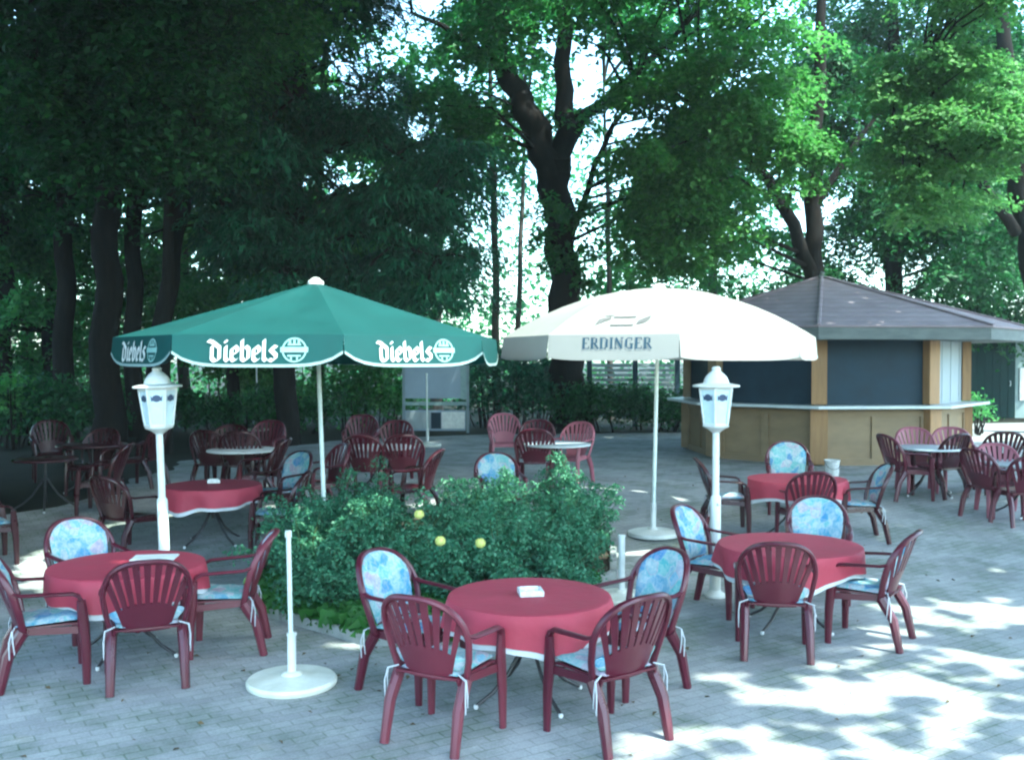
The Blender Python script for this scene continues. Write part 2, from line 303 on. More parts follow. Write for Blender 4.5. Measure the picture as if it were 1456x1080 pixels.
# ------------------------------------------------------------------ garden chairs
CH = .92
def chair_proto():
    root = thing('garden_chair', 'chair', 'chair')
    m = M['plastic']
    # seat, with side rails
    s = MB(); P = []
    for i in range(11):
        t = i / 10; x = -.215 + .465 * t; hw = .205 + .035 * t
        P.append([Vector((x, hw * (2 * j / 10 - 1), .43 + .012 * t - .018 * (1 - (2 * j / 10 - 1) ** 2) * math.sin(PI * min(1, t * 1.1)) - (.03 * ((t - .85) / .15) ** 2 if t > .85 else 0))) for j in range(11)])
    s.grid(P)
    for sd in (-1, 1): s.add([(-.215, sd * .205, .43), (.25, sd * .24, .412), (.25, sd * .245, .36), (-.2, sd * .21, .385)], [(0, 1, 2, 3)])
    s.add([(.25, -.24, .412), (.25, .24, .412), (.258, .245, .365), (.258, -.245, .365)], [(0, 1, 2, 3)])
    s.build('seat', m, root, solid=.014)
    # backrest: fan of ribs in an arched rim
    def xb(z, y): return -.205 - .19 * max(0, (z - .42)) / .5 * (1 - .12 * (z - .42)) + .085 * (abs(y) / .28) ** 2
    def arch(a): return (.287 * math.copysign(abs(math.cos(a)) ** .72, math.cos(a)), .655 + (CH - .655) * abs(math.sin(a)) ** .9)
    bk = MB(); rim = [(-1, .42, .232), (-1, .53, .262)]
    pts = [Vector((xb(.40, .235), -.235, .40)), Vector((xb(.53, .268), -.268, .53))]
    for k in range(0, 25):
        y, z = arch(PI - PI * k / 24); pts.append(Vector((xb(z, y), y, z)))
    pts += [Vector((xb(.53, .268), .268, .53)), Vector((xb(.40, .235), .235, .40))]
    bk.tube(pts, .025, 8, up=(1, 0, 0), flat=.75)
    edges = []; nr = 9; u = -1.0; rw = 2 / (nr + (nr - 1) * .62)
    for k in range(nr):
        edges += [(u, u + rw)]; u += rw * 1.62
    us = []; slit = []
    for k, (a, b_) in enumerate(edges):
        us += [a]; slit.append(False)
        us += [b_]; slit.append(True)
    def vtop(u):
        lo_, hi_ = .3, 1.0
        for _ in range(24):
            v = (lo_ + hi_) / 2; y = abs(u) * fan(v); z = .40 + (CH - .40) * v
            inside = z < .655 or (y / .287) ** (2 / .72) + ((z - .655) / (CH - .655)) ** (2 / .9) < 1
            if inside and y < .287: lo_ = v
            else: hi_ = v
        return lo_
    def fan(v): return .150 + .19 * v ** 1.1
    ts = [0, .15, .30, .40, .5, .6, .7, .8, .9, .95, 1.0]; P = []
    for t in ts:
        row = []
        for u_ in us:
            v = t * vtop(u_); y = u_ * fan(v); z = .40 + (CH - .40) * v; row.append(Vector((xb(z, y) + .004, y, z)))
        P.append(row)
    bk.grid(P, skip=lambda i, j: slit[j] and .39 < ts[i] < .93)
    me = bk.build('backrest', m, root, solid=.012)
    for sd in (-1, 1):
        l = MB(); l.tube([(xb(.41, .235), sd * .235, .41), (-.24, sd * .240, .25), (-.295, sd * .246, .0)], [.042, .038, .030], 8, up=(1, 0, 0), flat=.95); l.build('leg', m, root)
        l = MB(); l.tube([(.256, sd * .264, .0), (.252, sd * .262, .25), (.238, sd * .258, .43), (.222, sd * .270, .60)], [.026, .034, .040, .030], 8, up=(1, 0, 0), flat=.8); l.build('leg', m, root)
        a = MB(); a.tube([(.222, sd * .270, .595), (.205, sd * .274, .632), (.165, sd * .278, .652), (.0, sd * .288, .664), (-.15, sd * .290, .672), (xb(.69, .28) + .01, sd * .283, .69)], [.027, .03, .03, .027, .026, .024], 8, up=(0, 1, 0), flat=.5); a.build('armrest', m, root)
    return root
def cushion_proto(hi=.925):
    root = thing('seat_cushion', 'cushion', 'cushion')
    def pillow(fn, nu=14, nv=14, th=.03):
        mb = MB(); top, bot = [], []
        for i in range(nv):
            rt, rb = [], []
            for j in range(nu):
                u, v = 2 * j / (nu - 1) - 1, 2 * i / (nv - 1) - 1
                p, n = fn(u, v); k = th * max(0, (1 - abs(u) ** 5) * (1 - abs(v) ** 5)) ** .5
                q = .006 * math.sin(u * 9) * math.sin(v * 9) * (k / th)
                rt.append(p + n * (k + q)); rb.append(p - n * k * .3)
            top.append(rt); bot.append(rb)
        mb.grid(top); mb.grid(bot); return mb
    def seat(u, v):
        x = .02 + .21 * v; y = .215 * u * (1 + .06 * v); return Vector((x, y, .448 + .01 * v)), Vector((0, 0, 1))
    def back(u, v):
        t = (v + 1) / 2; wd = .20 + .05 * math.sin(min(1, t * 1.3) * PI / 2)
        if t > .55: wd *= max(.42, 1 - ((t - .55) / .45) ** 3.2 * .45)
        y = u * wd; z = .465 + (hi - .465) * t - .03 * u * u * t; x = -.185 - .19 * (z - .42) / .5 * .95 + .075 * (abs(y) / .28) ** 2
        return Vector((x, y, z)), Vector((.93, 0, .36))
    pillow(seat).build('seat_pad', M['cush'], root); pillow(back).build('back_pad', M['cush'], root)
    for sd in (-1, 1):
        t = MB(); t.tube([(-.19, sd * .21, .45), (-.215, sd * .275, .43), (-.21, sd * .283, .36), (-.20, sd * .279, .27)], [.005, .007, .005, .004], 6); t.tube([(-.215, sd * .275, .43), (-.235, sd * .285, .36), (-.232, sd * .283, .24)], [.004, .005, .004], 6)
        t.build('tie', M['tie'], root)
    return root
CHAIR = chair_proto(); CUSH = cushion_proto(); LOWC = cushion_proto(.60); used = {'c': False, 'k': False, 'l': False}
def clone(proto, key):
    if not used[key]: used[key] = True; return proto
    return copy_tree(proto)
def chair(X, Y, hd, label, cush=None, lift=0.0, low=False):
    o = clone(CHAIR, 'c'); o.location = (X, Y, gz(Y) + lift); a = math.radians(hd); o.rotation_euler = (0, 0, a); tag(o, label, 'chair', 'burgundy plastic garden chairs')
    pm = M['plastic_lit'] if label.startswith('pale') else M['plastic_shaded'] if label.startswith(('nearly', 'dark')) else M[random.choice(['plastic', 'plastic', 'plastic_faded', 'plastic'])]  # sunlit chairs get a lighter plastic, shaded ones a darker plastic
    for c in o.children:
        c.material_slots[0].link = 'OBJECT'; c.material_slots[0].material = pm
    if cush:
        k = clone(LOWC, 'l') if low else clone(CUSH, 'k'); k.location = o.location; k.rotation_euler = o.rotation_euler; tag(k, cush, 'cushion', 'patterned chair cushions')
    return o
def chair_top(px, py, hd, label, cush=None):      # by the pixel of the top of its back
    lo_, hi_ = 3, 40
    for _ in range(50):
        m = (lo_ + hi_) / 2
        if at(px, py, m).z > gz(m) + CH: lo_ = m
        else: hi_ = m
    p = at(px, py, lo_); a = math.radians(hd); return chair(p.x + .37 * math.cos(a), p.y + .37 * math.sin(a), hd, label, cush)
chair(-.41, 6.0, 62, 'burgundy chair in the front row, back to us, left of the front red table', 'blue and white cushion on the chair left front of the front red table', low=True)
chair(.58, 6.0, 126, 'burgundy chair in the front row, back to us, right of the front red table', 'blue and white cushion on the chair right front of the front red table', low=True)
chair(-.69, 6.86, -33, 'burgundy chair with pale cushion between the rose bed and the front red table', 'pale patterned cushion on the chair before the yellow roses')
chair(.85, 6.91, 210, 'cushioned burgundy chair behind the front red table, beside the short white post', 'pale blue cushion on the chair beside the short white post')
chair(-2.62, 7.02, 112, 'burgundy chair with its back to us at the table by the lantern beside dark trees', 'cushion mostly hidden on the back-turned chair at the left red table', low=True)
chair(-3.52, 8.22, -42, 'burgundy chair with blue cushion behind the left red table, left of the lantern pole', 'blue and white cushion on the chair left of the lantern pole')
chair(-2.26, 7.79, 190, 'burgundy chair in side view between the left red table and the rose bed', 'pale cushion on the side-turned chair next to the rose bed kerb')
chair(-3.36, 7.05, 27, 'burgundy chair cut by the left photo edge at the left red table', 'pale green cushion on the chair cut by the left photo edge')
chair(2.06, 7.70, 80, 'burgundy chair with its back to us at the red table near the sunlit paving', 'cushion on the back-turned chair at the right red table', low=True)
chair(2.92, 8.02, 147, 'burgundy chair in side view, right of the red table near the sunlit paving', 'pale cushion on the chair nearest the sunlit paving')
chair(1.86, 9.0, -36, 'burgundy chair with flowered cushion just in front of the right lantern pole', 'pale pink and green cushion on the chair at the right lantern pole')
chair(2.95, 9.45, 255, 'burgundy chair facing us with pale cushion between the two right red tables', 'bright pale blue cushion facing us between the two right red tables')
chair(3.47, 11.62, 91, 'burgundy chair with slatted back to us at the red table in front of the kiosk')
chair(3.72, 13.2, 258, 'burgundy chair with round blue cushion facing us in front of the kiosk wall', 'round-topped blue cushion on the chair before the kiosk wall')
chair(2.66, 12.25, -5, 'dark burgundy chair in profile facing right, beside the right lantern pole', 'pale cushion on the profile chair beside the right lantern pole')
chair(4.2, 11.9, 176, 'dark burgundy chair in profile facing left at the red table before the kiosk', 'pale cushion on the chair facing left before the kiosk')
# at the bare white tables on the right
EX, EY = 6.4, 14.6
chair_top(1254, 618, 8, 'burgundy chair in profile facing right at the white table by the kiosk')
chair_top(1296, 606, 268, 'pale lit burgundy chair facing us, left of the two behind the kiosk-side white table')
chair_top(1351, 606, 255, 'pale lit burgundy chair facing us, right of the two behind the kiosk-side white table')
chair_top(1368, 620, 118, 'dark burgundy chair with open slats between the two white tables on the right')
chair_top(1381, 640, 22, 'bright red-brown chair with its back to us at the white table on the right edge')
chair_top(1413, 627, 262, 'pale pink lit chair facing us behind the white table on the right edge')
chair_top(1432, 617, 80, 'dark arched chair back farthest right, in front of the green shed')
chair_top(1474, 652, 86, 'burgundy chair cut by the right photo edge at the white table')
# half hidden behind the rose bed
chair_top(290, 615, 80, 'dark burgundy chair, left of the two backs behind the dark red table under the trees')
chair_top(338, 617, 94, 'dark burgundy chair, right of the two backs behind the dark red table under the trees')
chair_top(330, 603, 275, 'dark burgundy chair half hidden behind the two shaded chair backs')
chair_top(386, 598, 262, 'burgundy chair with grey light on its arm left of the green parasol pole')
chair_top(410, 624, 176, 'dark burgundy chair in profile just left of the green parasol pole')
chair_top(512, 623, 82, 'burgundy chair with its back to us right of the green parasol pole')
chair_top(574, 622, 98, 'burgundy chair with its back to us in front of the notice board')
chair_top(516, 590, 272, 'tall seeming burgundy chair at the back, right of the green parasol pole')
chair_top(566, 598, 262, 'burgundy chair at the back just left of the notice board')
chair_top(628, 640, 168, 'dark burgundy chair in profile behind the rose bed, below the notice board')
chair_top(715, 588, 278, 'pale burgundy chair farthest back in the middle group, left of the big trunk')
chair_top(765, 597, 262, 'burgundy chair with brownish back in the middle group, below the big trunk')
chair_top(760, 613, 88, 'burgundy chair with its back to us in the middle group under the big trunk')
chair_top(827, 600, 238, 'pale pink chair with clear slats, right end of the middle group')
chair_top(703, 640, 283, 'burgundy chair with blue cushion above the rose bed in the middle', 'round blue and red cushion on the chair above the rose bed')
# round the dark red table on the left and the two shaded tables
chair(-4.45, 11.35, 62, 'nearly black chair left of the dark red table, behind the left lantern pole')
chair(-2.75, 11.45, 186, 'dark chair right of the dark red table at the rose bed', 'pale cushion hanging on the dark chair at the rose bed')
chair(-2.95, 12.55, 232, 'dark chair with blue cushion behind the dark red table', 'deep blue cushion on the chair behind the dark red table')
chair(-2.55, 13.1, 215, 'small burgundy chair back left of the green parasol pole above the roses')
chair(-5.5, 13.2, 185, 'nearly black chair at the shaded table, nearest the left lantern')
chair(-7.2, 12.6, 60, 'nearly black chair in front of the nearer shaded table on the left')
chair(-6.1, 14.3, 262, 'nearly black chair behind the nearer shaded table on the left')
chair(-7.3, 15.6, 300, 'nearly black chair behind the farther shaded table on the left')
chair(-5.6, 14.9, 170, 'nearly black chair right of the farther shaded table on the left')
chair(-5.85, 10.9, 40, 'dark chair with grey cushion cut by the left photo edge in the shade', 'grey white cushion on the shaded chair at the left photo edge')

# ------------------------------------------------------------------ tables and cloths
TH = .70
def table(X, Y, r, label, top='tabletop', rz=.6):
    t = thing('round_table', label, 'table', (X, Y, gz(Y)), rz)
    s = MB(); s.lathe([(r - .02, TH - .032), (r - .004, TH - .028), (r, TH - .018), (r - .004, TH - .006), (r - .012, TH - .002)], 40); s.build('tabletop', M[top], t)
    s = MB(); s.tube([(0, 0, .30), (0, 0, TH - .033)], .022, 10); s.build('pedestal', M['steel'], t)
    for k in range(4):
        a = k * PI / 2; c, s_ = math.cos(a), math.sin(a)
        l = MB(); l.tube([(.03 * c, .03 * s_, .42), (.07 * c, .07 * s_, .34), (.16 * c, .16 * s_, .20), (.28 * c, .28 * s_, .09), (.40 * c, .40 * s_, .022)], .013, 8); lg = l.build('leg', M['steel'], t)
        f = MB(); f.lathe([(.012, .002), (.016, .008), (.016, .024), (.013, .03)], 10, (.405 * c, .405 * s_, 0)); f.build('foot_cap', M['cap'], lg)
        u = MB(); u.tube([(.02 * c, .02 * s_, TH - .05), (.24 * c, .24 * s_, TH - .04)], .011, 6); u.build('arm', M['steel'], t)
    return t
def cloth(X, Y, r, drop, mat, name, label, group, dz, seed, amp=.02):
    rr = random.Random(seed); n = 96; ph = [rr.uniform(0, 6.3) for _ in range(5)]; P = []
    def wob(a): return math.sin(7 * a + ph[0]) * .5 + math.sin(11 * a + ph[1]) * .35 + math.sin(4 * a + ph[2]) * .3
    for q in (.0, .3, .6, .85, .97): P.append([(q * r * math.cos(2 * PI * k / n), q * r * math.sin(2 * PI * k / n), TH + dz + .0015 * math.sin(3 * q * 5 + 2 * PI * k / n)) for k in range(n + 1)])
    for i, q in enumerate((0, .06, .2, .4, .6, .8, 1.0)):
        row = []
        for k in range(n + 1):
            a = 2 * PI * (k % n) / n; d = drop * (1 + .16 * math.sin(2 * a + ph[3]) + .08 * math.sin(5 * a + ph[4]) + .05 * wob(a))
            rad = r + .010 * min(1, q * 6) + amp * wob(a) * q ** .8 + .006 * q
            z = TH + dz - .004 - d * q if i else TH + dz - .003
            row.append((rad * math.cos(a), rad * math.sin(a), z))
        P.append(row)
    mb = MB(); mb.grid(P); o = mb.build(name, M[mat], None, solid=.0, angle=60); o.location = (X, Y, gz(Y)); tag(o, label, 'tablecloth', group); return o
TB = [(.118, 6.62, .545, 'round table standing in the very front under a burgundy cloth', 'burgundy tablecloth on the front table with the white ashtray', 'white undercloth showing below the front burgundy cloth'),
      (-2.99, 7.62, .575, 'round table on the left beside the lantern under a burgundy cloth', 'burgundy tablecloth on the left table beside the lantern', 'white undercloth under the left burgundy cloth beside the lantern'),
      (2.39, 8.44, .60, 'round table on the right beside the sunlit paving under a burgundy cloth', 'burgundy tablecloth on the table beside the sunlit paving', 'white undercloth under the burgundy cloth beside the sunlit paving'),
      (3.51, 12.1, .59, 'round table before the kiosk under a burgundy cloth', 'burgundy tablecloth on the table before the kiosk', 'white undercloth under the burgundy cloth before the kiosk'),
      (-3.58, 11.75, .56, 'round table in the shade left of the rose bed under a dark cloth', 'dark wine red tablecloth on the shaded table left of the roses', 'pale undercloth under the dark cloth left of the roses')]
for i, (X, Y, r, lt, lc, lu) in enumerate(TB):
    table(X, Y, r - .012, lt, rz=.5 + i * .9)
    cloth(X, Y, r - .012, .235, 'white_cloth', 'white_undercloth', lu, 'white undercloths', .001, 30 + i, .040)
    cloth(X, Y, r + .004, .20, 'red', 'tablecloth', lc, 'burgundy tablecloths', .006, 30 + i, .042)
def table_px(px, py, r, label, rz=.4, top='tabletop'):
    lo_, hi_ = 3, 40
    for _ in range(50):
        m = (lo_ + hi_) / 2
        if at(px, py, m).z > gz(m) + TH: lo_ = m
        else: hi_ = m
    p = at(px, py, lo_); return table(p.x, p.y, r, label, top, rz)
table_px(1322, 635, .48, 'bare white round table beside the kiosk counter'); table_px(1462, 658, .52, 'bare white round table cut by the right photo edge', .9)
table_px(345, 638, .5, 'bare table among dark chairs left of the green parasol pole'); table_px(541, 634, .5, 'bare table among chairs right of the green parasol pole', .2)
table_px(792, 630, .5, 'bare table in the middle group of chairs below the big trunk'); table_px(64, 651, .42, 'nearer of the two bare tables in the deep shade on the left', top='plastic_shaded'); table_px(131, 631, .5, 'farther of the two bare tables in the deep shade on the left', .8, top='plastic_shaded')  # deep shade is put into the dark tops of the left pair
def ashtray(X, Y, s, rz, label):
    mb = MB(); mb.box((0, 0, .007), (s, s, .012), 0, bev=.004)
    for k in range(4):
        a = k * PI / 2; mb.box((math.cos(a) * (s / 2 - .008), math.sin(a) * (s / 2 - .008), .024), (.014, s - .03 * (k % 2), .03), a, bev=.004)
    o = mb.build('ashtray', M['ceramic']); o.location = (X, Y, gz(Y) + TH + .008); o.rotation_euler = (0, 0, rz); tag(o, label, 'ashtray', 'white ashtrays on the red tables')
ashtray(.125, 6.63, .165, .12, 'square white ashtray in the middle of the front red table'); ashtray(-3.6, 11.85, .15, .3, 'small white ashtray on the shaded dark red table')
mb = MB(); mb.box((0, 0, .004), (.34, .21, .006), 0); mb.box((.0, .004, .0095), (.33, .20, .003), .06); o = mb.build('menu_card', M['paper']); o.location = (-2.86, 7.85, TH + .008); o.rotation_euler = (0, 0, .1); tag(o, 'white menu card lying flat on the left red table', 'menu card')

# ------------------------------------------------------------------ lettering made of pen strokes
def nib(mb, strokes, ox, oz, k, fn, w=.30, ang=40, off=.006):
    n = Vector((math.cos(math.radians(ang)), math.sin(math.radians(ang)))) * w / 2
    for st in strokes:
        for p, q in zip(st, st[1:]):
            p, q = Vector(p), Vector(q); quad = [p - n, p + n, q + n, q - n]
            mb.add([fn(ox + v.x * k, oz + v.y * k, off) for v in quad], [(0, 1, 2, 3)]); off += .0004
BL = {'D': ([[(-.28, 1.38), (.0, 1.30), (.52, .92), (.52, .10)], [(.0, 1.02), (-.0, .18), (.22, -.02), (.52, .10)]], .95), 'i': ([[(.0, 1.0), (.0, .14), (.16, .0)], [(-.04, 1.36), (.06, 1.28)]], .42),
      'e': ([[(.0, .84), (.0, .16), (.18, .0), (.42, .14)], [(.0, .84), (.22, 1.0), (.42, .82), (.40, .58), (.02, .42)]], .72), 'b': ([[(.0, 1.42), (.0, .16), (.2, .0), (.46, .16)], [(.0, .80), (.26, 1.0), (.46, .82), (.46, .16)]], .80),
      'l': ([[(.0, 1.42), (.0, .16), (.16, .02)]], .42), 's': ([[(.44, .90), (.2, 1.0), (.02, .78), (.42, .40), (.40, .14), (.2, .0), (-.04, .12)]], .68)}
def seg(p, q, w): 
    p, q = Vector(p), Vector(q); d = (q - p).normalized(); n = Vector((-d.y, d.x)) * w / 2; return [p - n, q - n, q + n, p + n]
T, t_ = .20, .085
SR = {'E': ([seg((.14, 0), (.14, 1), T), seg((0, .04), (.62, .04), t_), seg((0, .96), (.6, .96), t_), seg((.1, .5), (.45, .5), t_), seg((.6, .0), (.6, .26), t_), seg((.58, .76), (.58, 1), t_)], .78), 'R': ([seg((.14, 0), (.14, 1), T), seg((0, .04), (.3, .04), t_), seg((0, .96), (.45, .96), t_), seg((.1, .5), (.45, .5), t_), seg((.53, .52), (.53, .94), T * .9), seg((.36, .5), (.72, .0), T * .9)], .86), 'D': ([seg((.14, 0), (.14, 1), T), seg((0, .04), (.5, .04), t_), seg((0, .96), (.5, .96), t_), seg((.64, .14), (.64, .86), T), seg((.48, .05), (.66, .2), t_), seg((.48, .95), (.66, .8), t_)], .90), 'I': ([seg((.16, 0), (.16, 1), T), seg((0, .04), (.32, .04), t_), seg((0, .96), (.32, .96), t_)], .45),
      'N': ([seg((.12, 0), (.12, 1), t_), seg((.12, .96), (.68, .04), T), seg((.68, 0), (.68, 1), t_), seg((0, .04), (.26, .04), t_), seg((.54, .96), (.82, .96), t_)], .95), 'G': ([seg((.12, .18), (.12, .82), T), seg((.12, .84), (.34, .97), t_), seg((.34, .97), (.62, .9), t_), seg((.62, .72), (.62, 1.), t_), seg((.12, .16), (.36, .03), t_), seg((.36, .03), (.62, .1), t_), seg((.62, .0), (.62, .44), T), seg((.42, .44), (.76, .44), t_)], .90)}
# ------------------------------------------------------------------ parasols
def parasol(name, label, cx, cy, R, a0, prof, zr, vh, mat, trimmat, scallop, pole_x, base_r, with_text):
    z0 = gz(cy); t = thing(name, label, 'parasol', (cx, cy, z0))
    def vert(k): a = math.radians(a0 + 45 * k); return Vector((math.sin(a), -math.cos(a), 0))
    nseg = 8; nin = 8; zr -= z0
    mb = MB(); P = []
    for (q, zq) in prof:
        row = []
        for k in range(8):
            A, B = vert(k) * R * q, vert(k + 1) * R * q
            for j in range(nin):
                s_ = j / nin; p = A.lerp(B, s_); sag = -.035 * math.sin(PI * s_) * math.sin(PI * min(1, q)) ; row.append((p.x, p.y, zq - z0 + sag))
        row.append(row[0]); P.append(row)
    mb.grid(P); can = mb.build('canopy', M[mat], t, angle=14)
    # hanging valance, scalloped, with a pale trim
    mb = MB(); tr = MB(); pl = {}
    for k in range(8):
        A, B = vert(k) * R, vert(k + 1) * R; mid = (A + B) / 2; nrm = mid.normalized(); rows = 7; P = []
        def fn(s, d, off=0.0, A=A, B=B, nrm=nrm):   # s along the panel in metres from its middle, d below the rim
            L = (B - A).length; p = A.lerp(B, .5 + s / L); return Vector((p.x, p.y, zr - d)) + nrm * (.03 * d / vh + off)
        L = (B - A).length
        def low(s_):
            e = abs(2 * s_ - 1); return vh * (1 - scallop * e ** 4) if scallop < .5 else vh * (1 - .42 * e ** 5)
        for i in range(rows):
            P.append([fn((j / 16 - .5) * L, low(j / 16) * i / (rows - 1) - (.002 if i == 0 else 0)) for j in range(17)])
        mb.grid(P); pl[k] = fn
        Q = [[fn((j / 16 - .5) * L, low(j / 16) - .022 + .026 * i, .004) for j in range(17)] for i in range(2)]; tr.grid(Q)
    val = mb.build('valance', M[mat], t, angle=30); tr.build('trim', M[trimmat], val)
    rb = MB()
    for k in range(8):
        d = vert(k); rim = d * (R - .02) + Vector((0, 0, zr - .01)); zt = prof[0][1] - z0
        pts = [d * (R * q * .985) + Vector((0, 0, zq - z0 - .035)) for q, zq in prof]
        r_ = MB(); r_.tube(pts, .012, 6); r_.tube([d * .05 + Vector((0, 0, zt - .75)), d * R * .5 + Vector((0, 0, np.interp(.5, [q for q, _ in prof], [zq - z0 for _, zq in prof]) - .05))], .009, 6); r_.build('rib', M['pole'], t)
    top = prof[0][1] - z0; pm = MB()
    pm.tube([(pole_x, 0, .05), (0, 0, top - .03)], .024, 10); pm.build('pole', M['pole'], t)
    hb = MB(); hb.lathe([(.03, top - .80), (.055, top - .79), (.055, top - .72), (.03, top - .70)], 12); hb.build('runner', M['pole'], t)
    fn_ = MB(); fn_.lathe([(.09, top - .012), (.085, top + .02), (.05, top + .045), (.035, top + .06), (.0, top + .066)], 16, capt=False); fn_.build('finial', M['white'], t)
    b = MB(); b.lathe([(base_r, 0.002), (base_r + .006, .02), (base_r, .05), (base_r - .05, .066), (.07, .08), (.05, .1)], 36, (pole_x, 0, 0)); bs = b.build('base', M['white'], t)
    q = MB(); q.tube([(pole_x, 0, .09), (pole_x * .9, 0, .40)], .034, 12); q.build('socket', M['white'], bs)
    for k, kind, sc_, dx in with_text:
        fn = pl[k % 8]; mb = MB()
        if kind == 'green':
            x = -.47 * sc_ + dx
            for ch in 'Diebels':
                st, wd = BL[ch]; nib(mb, st, x, 0, .152 * sc_, lambda s, d, off: fn(s, vh * .82 - d, off + .004)); x += wd * .152 * sc_
            mb.build('lettering', M['ink'], val, smooth=False)
            em = MB(); cx_, n = x + .15 * sc_, 28
            for ri, ro in ((.112, .098),):
                em.grid([[fn(cx_ + r * math.cos(2 * PI * i / n), vh * .48 - r * .98 * math.sin(2 * PI * i / n), .007) for i in range(n + 1)] for r in (ri, ro)])
            for (u0, u1, v0, v1) in ((-.125, .125, -.02, .026), (-.06, .06, .04, .056), (-.05, -.03, .055, .085), (-.01, .01, .055, .09), (.03, .05, .055, .085), (-.06, .06, -.058, -.044), (-.035, -.02, -.09, -.06), (.02, .035, -.09, -.06)):
                em.add([fn(cx_ + u, vh * .48 - v, .0085) for u, v in ((u0, v0), (u1, v0), (u1, v1), (u0, v1))], [(0, 1, 2, 3)])
            em.build('emblem', M['inkgreen'], val, smooth=False)
        else:
            word = 'ERDINGER'; k_ = .135 * sc_; tot = sum(SR[c][1] for c in word) * k_ * 1.0; x = dx - tot / 2
            for ch in word:
                qs, wd = SR[ch]
                for i, qd in enumerate(qs): mb.add([fn(x + v.x * k_, vh * .56 - v.y * k_, .006 + i * .0004) for v in qd], [(0, 1, 2, 3)])
                x += wd * k_
            mb.build('lettering', M['inkblue'], val, smooth=False)
            # faded crest printed on the canopy panel above
            A, B = vert(k) , vert(k + 1); qs_ = [q for q, _ in prof]; zs_ = [z - z0 for _, z in prof]; em = MB()
            def cp(u, q):
                p = (A.lerp(B, .5 + u)) * R * q; nn = (A + B).normalized(); h_ = float(np.interp(q, qs_, zs_)); e = .02
                sl_ = (float(np.interp(q + e, qs_, zs_)) - h_) / (e * R); n3 = (nn - Vector((0, 0, 1)) * -1 * 0 + Vector((0, 0, 1)) * (1 / max(.15, -sl_)) * .6).normalized()
                sag = -.035 * math.sin(PI * min(1, max(0, .5 + u))) * math.sin(PI * min(1, q)); return Vector((p.x, p.y, h_ + sag)) + n3 * .012
            for pts in ([(-.24, .84), (-.15, .80), (-.13, .83), (-.2, .88), (-.235, .90)], [(.24, .80), (.13, .86), (.12, .90), (.19, .88), (.235, .84)]):
                em.add([cp(dx / 1.5 + u, q) for u, q in pts], [tuple(range(len(pts)))])
            em.build('crest', M['inkgrey'], can, smooth=False)
            em = MB()
            for pts in ([(-.12, .80), (.1, .80), (.1, .815), (-.12, .815)], [(-.10, .90), (.1, .90), (.1, .915), (-.1, .915)], [(-.22, .785), (-.13, .775), (-.13, .785), (-.22, .795)]):
                em.add([cp(dx / 1.5 + u, q) for u, q in pts], [tuple(range(len(pts)))])
            em.build('crest', M['inkgrey'], can, smooth=False)
    return t
gp = [(.02, 3.11), (.15, 3.03), (.35, 2.905), (.55, 2.785), (.75, 2.665), (.9, 2.575), (1.0, 2.515)]
parasol('parasol', 'dark green eight-sided parasol with white blackletter print above the rose bed', -2.11, 10.6, 2.03, 18, gp, 2.515, .285, 'green', 'trim', .6, .10, .32,
        [(-1, 'green', .86, 0), (0, 'green', .82, -.02), (-2, 'green', .86, 0)])
wp = [(q, 2.56 + .60 * (1 - q ** 2.05)) for q in (.02, .12, .25, .38, .5, .62, .74, .86, .94, 1.0)]
parasol('parasol', 'white domed parasol with faded crest and blue print between bed and kiosk', 1.80, 12.1, 1.91, -2, wp, 2.56, .275, 'canvas', 'canvas', .12, -.06, .31, [(-1, 'white', .9, .06)])

# spare parasol stands (white disc, socket, thin pole)
def stand(X, Y, label, base_r=.315, sock=.28, pole=1.09, pr=.017, name='parasol_stand'):
    t = thing(name, label, 'parasol stand', (X, Y, gz(Y)), group='parasol stands without canopies')
    b = MB(); b.lathe([(base_r - .01, .002), (base_r, .012), (base_r + .002, .035), (base_r - .012, .052), (base_r * .6, .066), (.075, .078), (.06, .095), (.045, .10)], 44); b.build('base', M['dirtywhite'], t)
    if sock: s = MB(); s.tube([(0, 0, .09), (0, 0, .09 + sock)], .031, 14); s.lathe([(.031, .09 + sock - .02), (.036, .09 + sock - .018), (.036, .09 + sock), (.02, .092 + sock)], 14); s.build('socket', M['white'], t)
    if pole: s = MB(); s.tube([(0, 0, .095), (-.02, 0, pole)], pr, 10); s.lathe([(pr + .006, pole - .045), (pr + .007, pole - .04), (pr + .007, pole), (pr, pole + .004)], 10, (-.02, 0, 0)); s.build('pole', M['pole'], t)
    return t
g = ground(415, 973); stand(g.x, g.y, 'white parasol stand with disc base and bare thin pole in the front')
g = ground(884, 852); stand(g.x, g.y, 'short thick white post on a white disc behind the front table', .27, .53, 0)
g = ground(366, 612); stand(g.x, g.y, 'thin pale parasol pole standing left of the green parasol pole in the background', .3, .3, 2.4)
g = ground(608, 634); stand(g.x, g.y, 'thin pale parasol pole standing in front of the notice board', .3, .3, 1.6)
g = ground(416, 604); stand(g.x, g.y, 'thin grey pole among the shrubs behind the green parasol', .3, .3, 2.2)

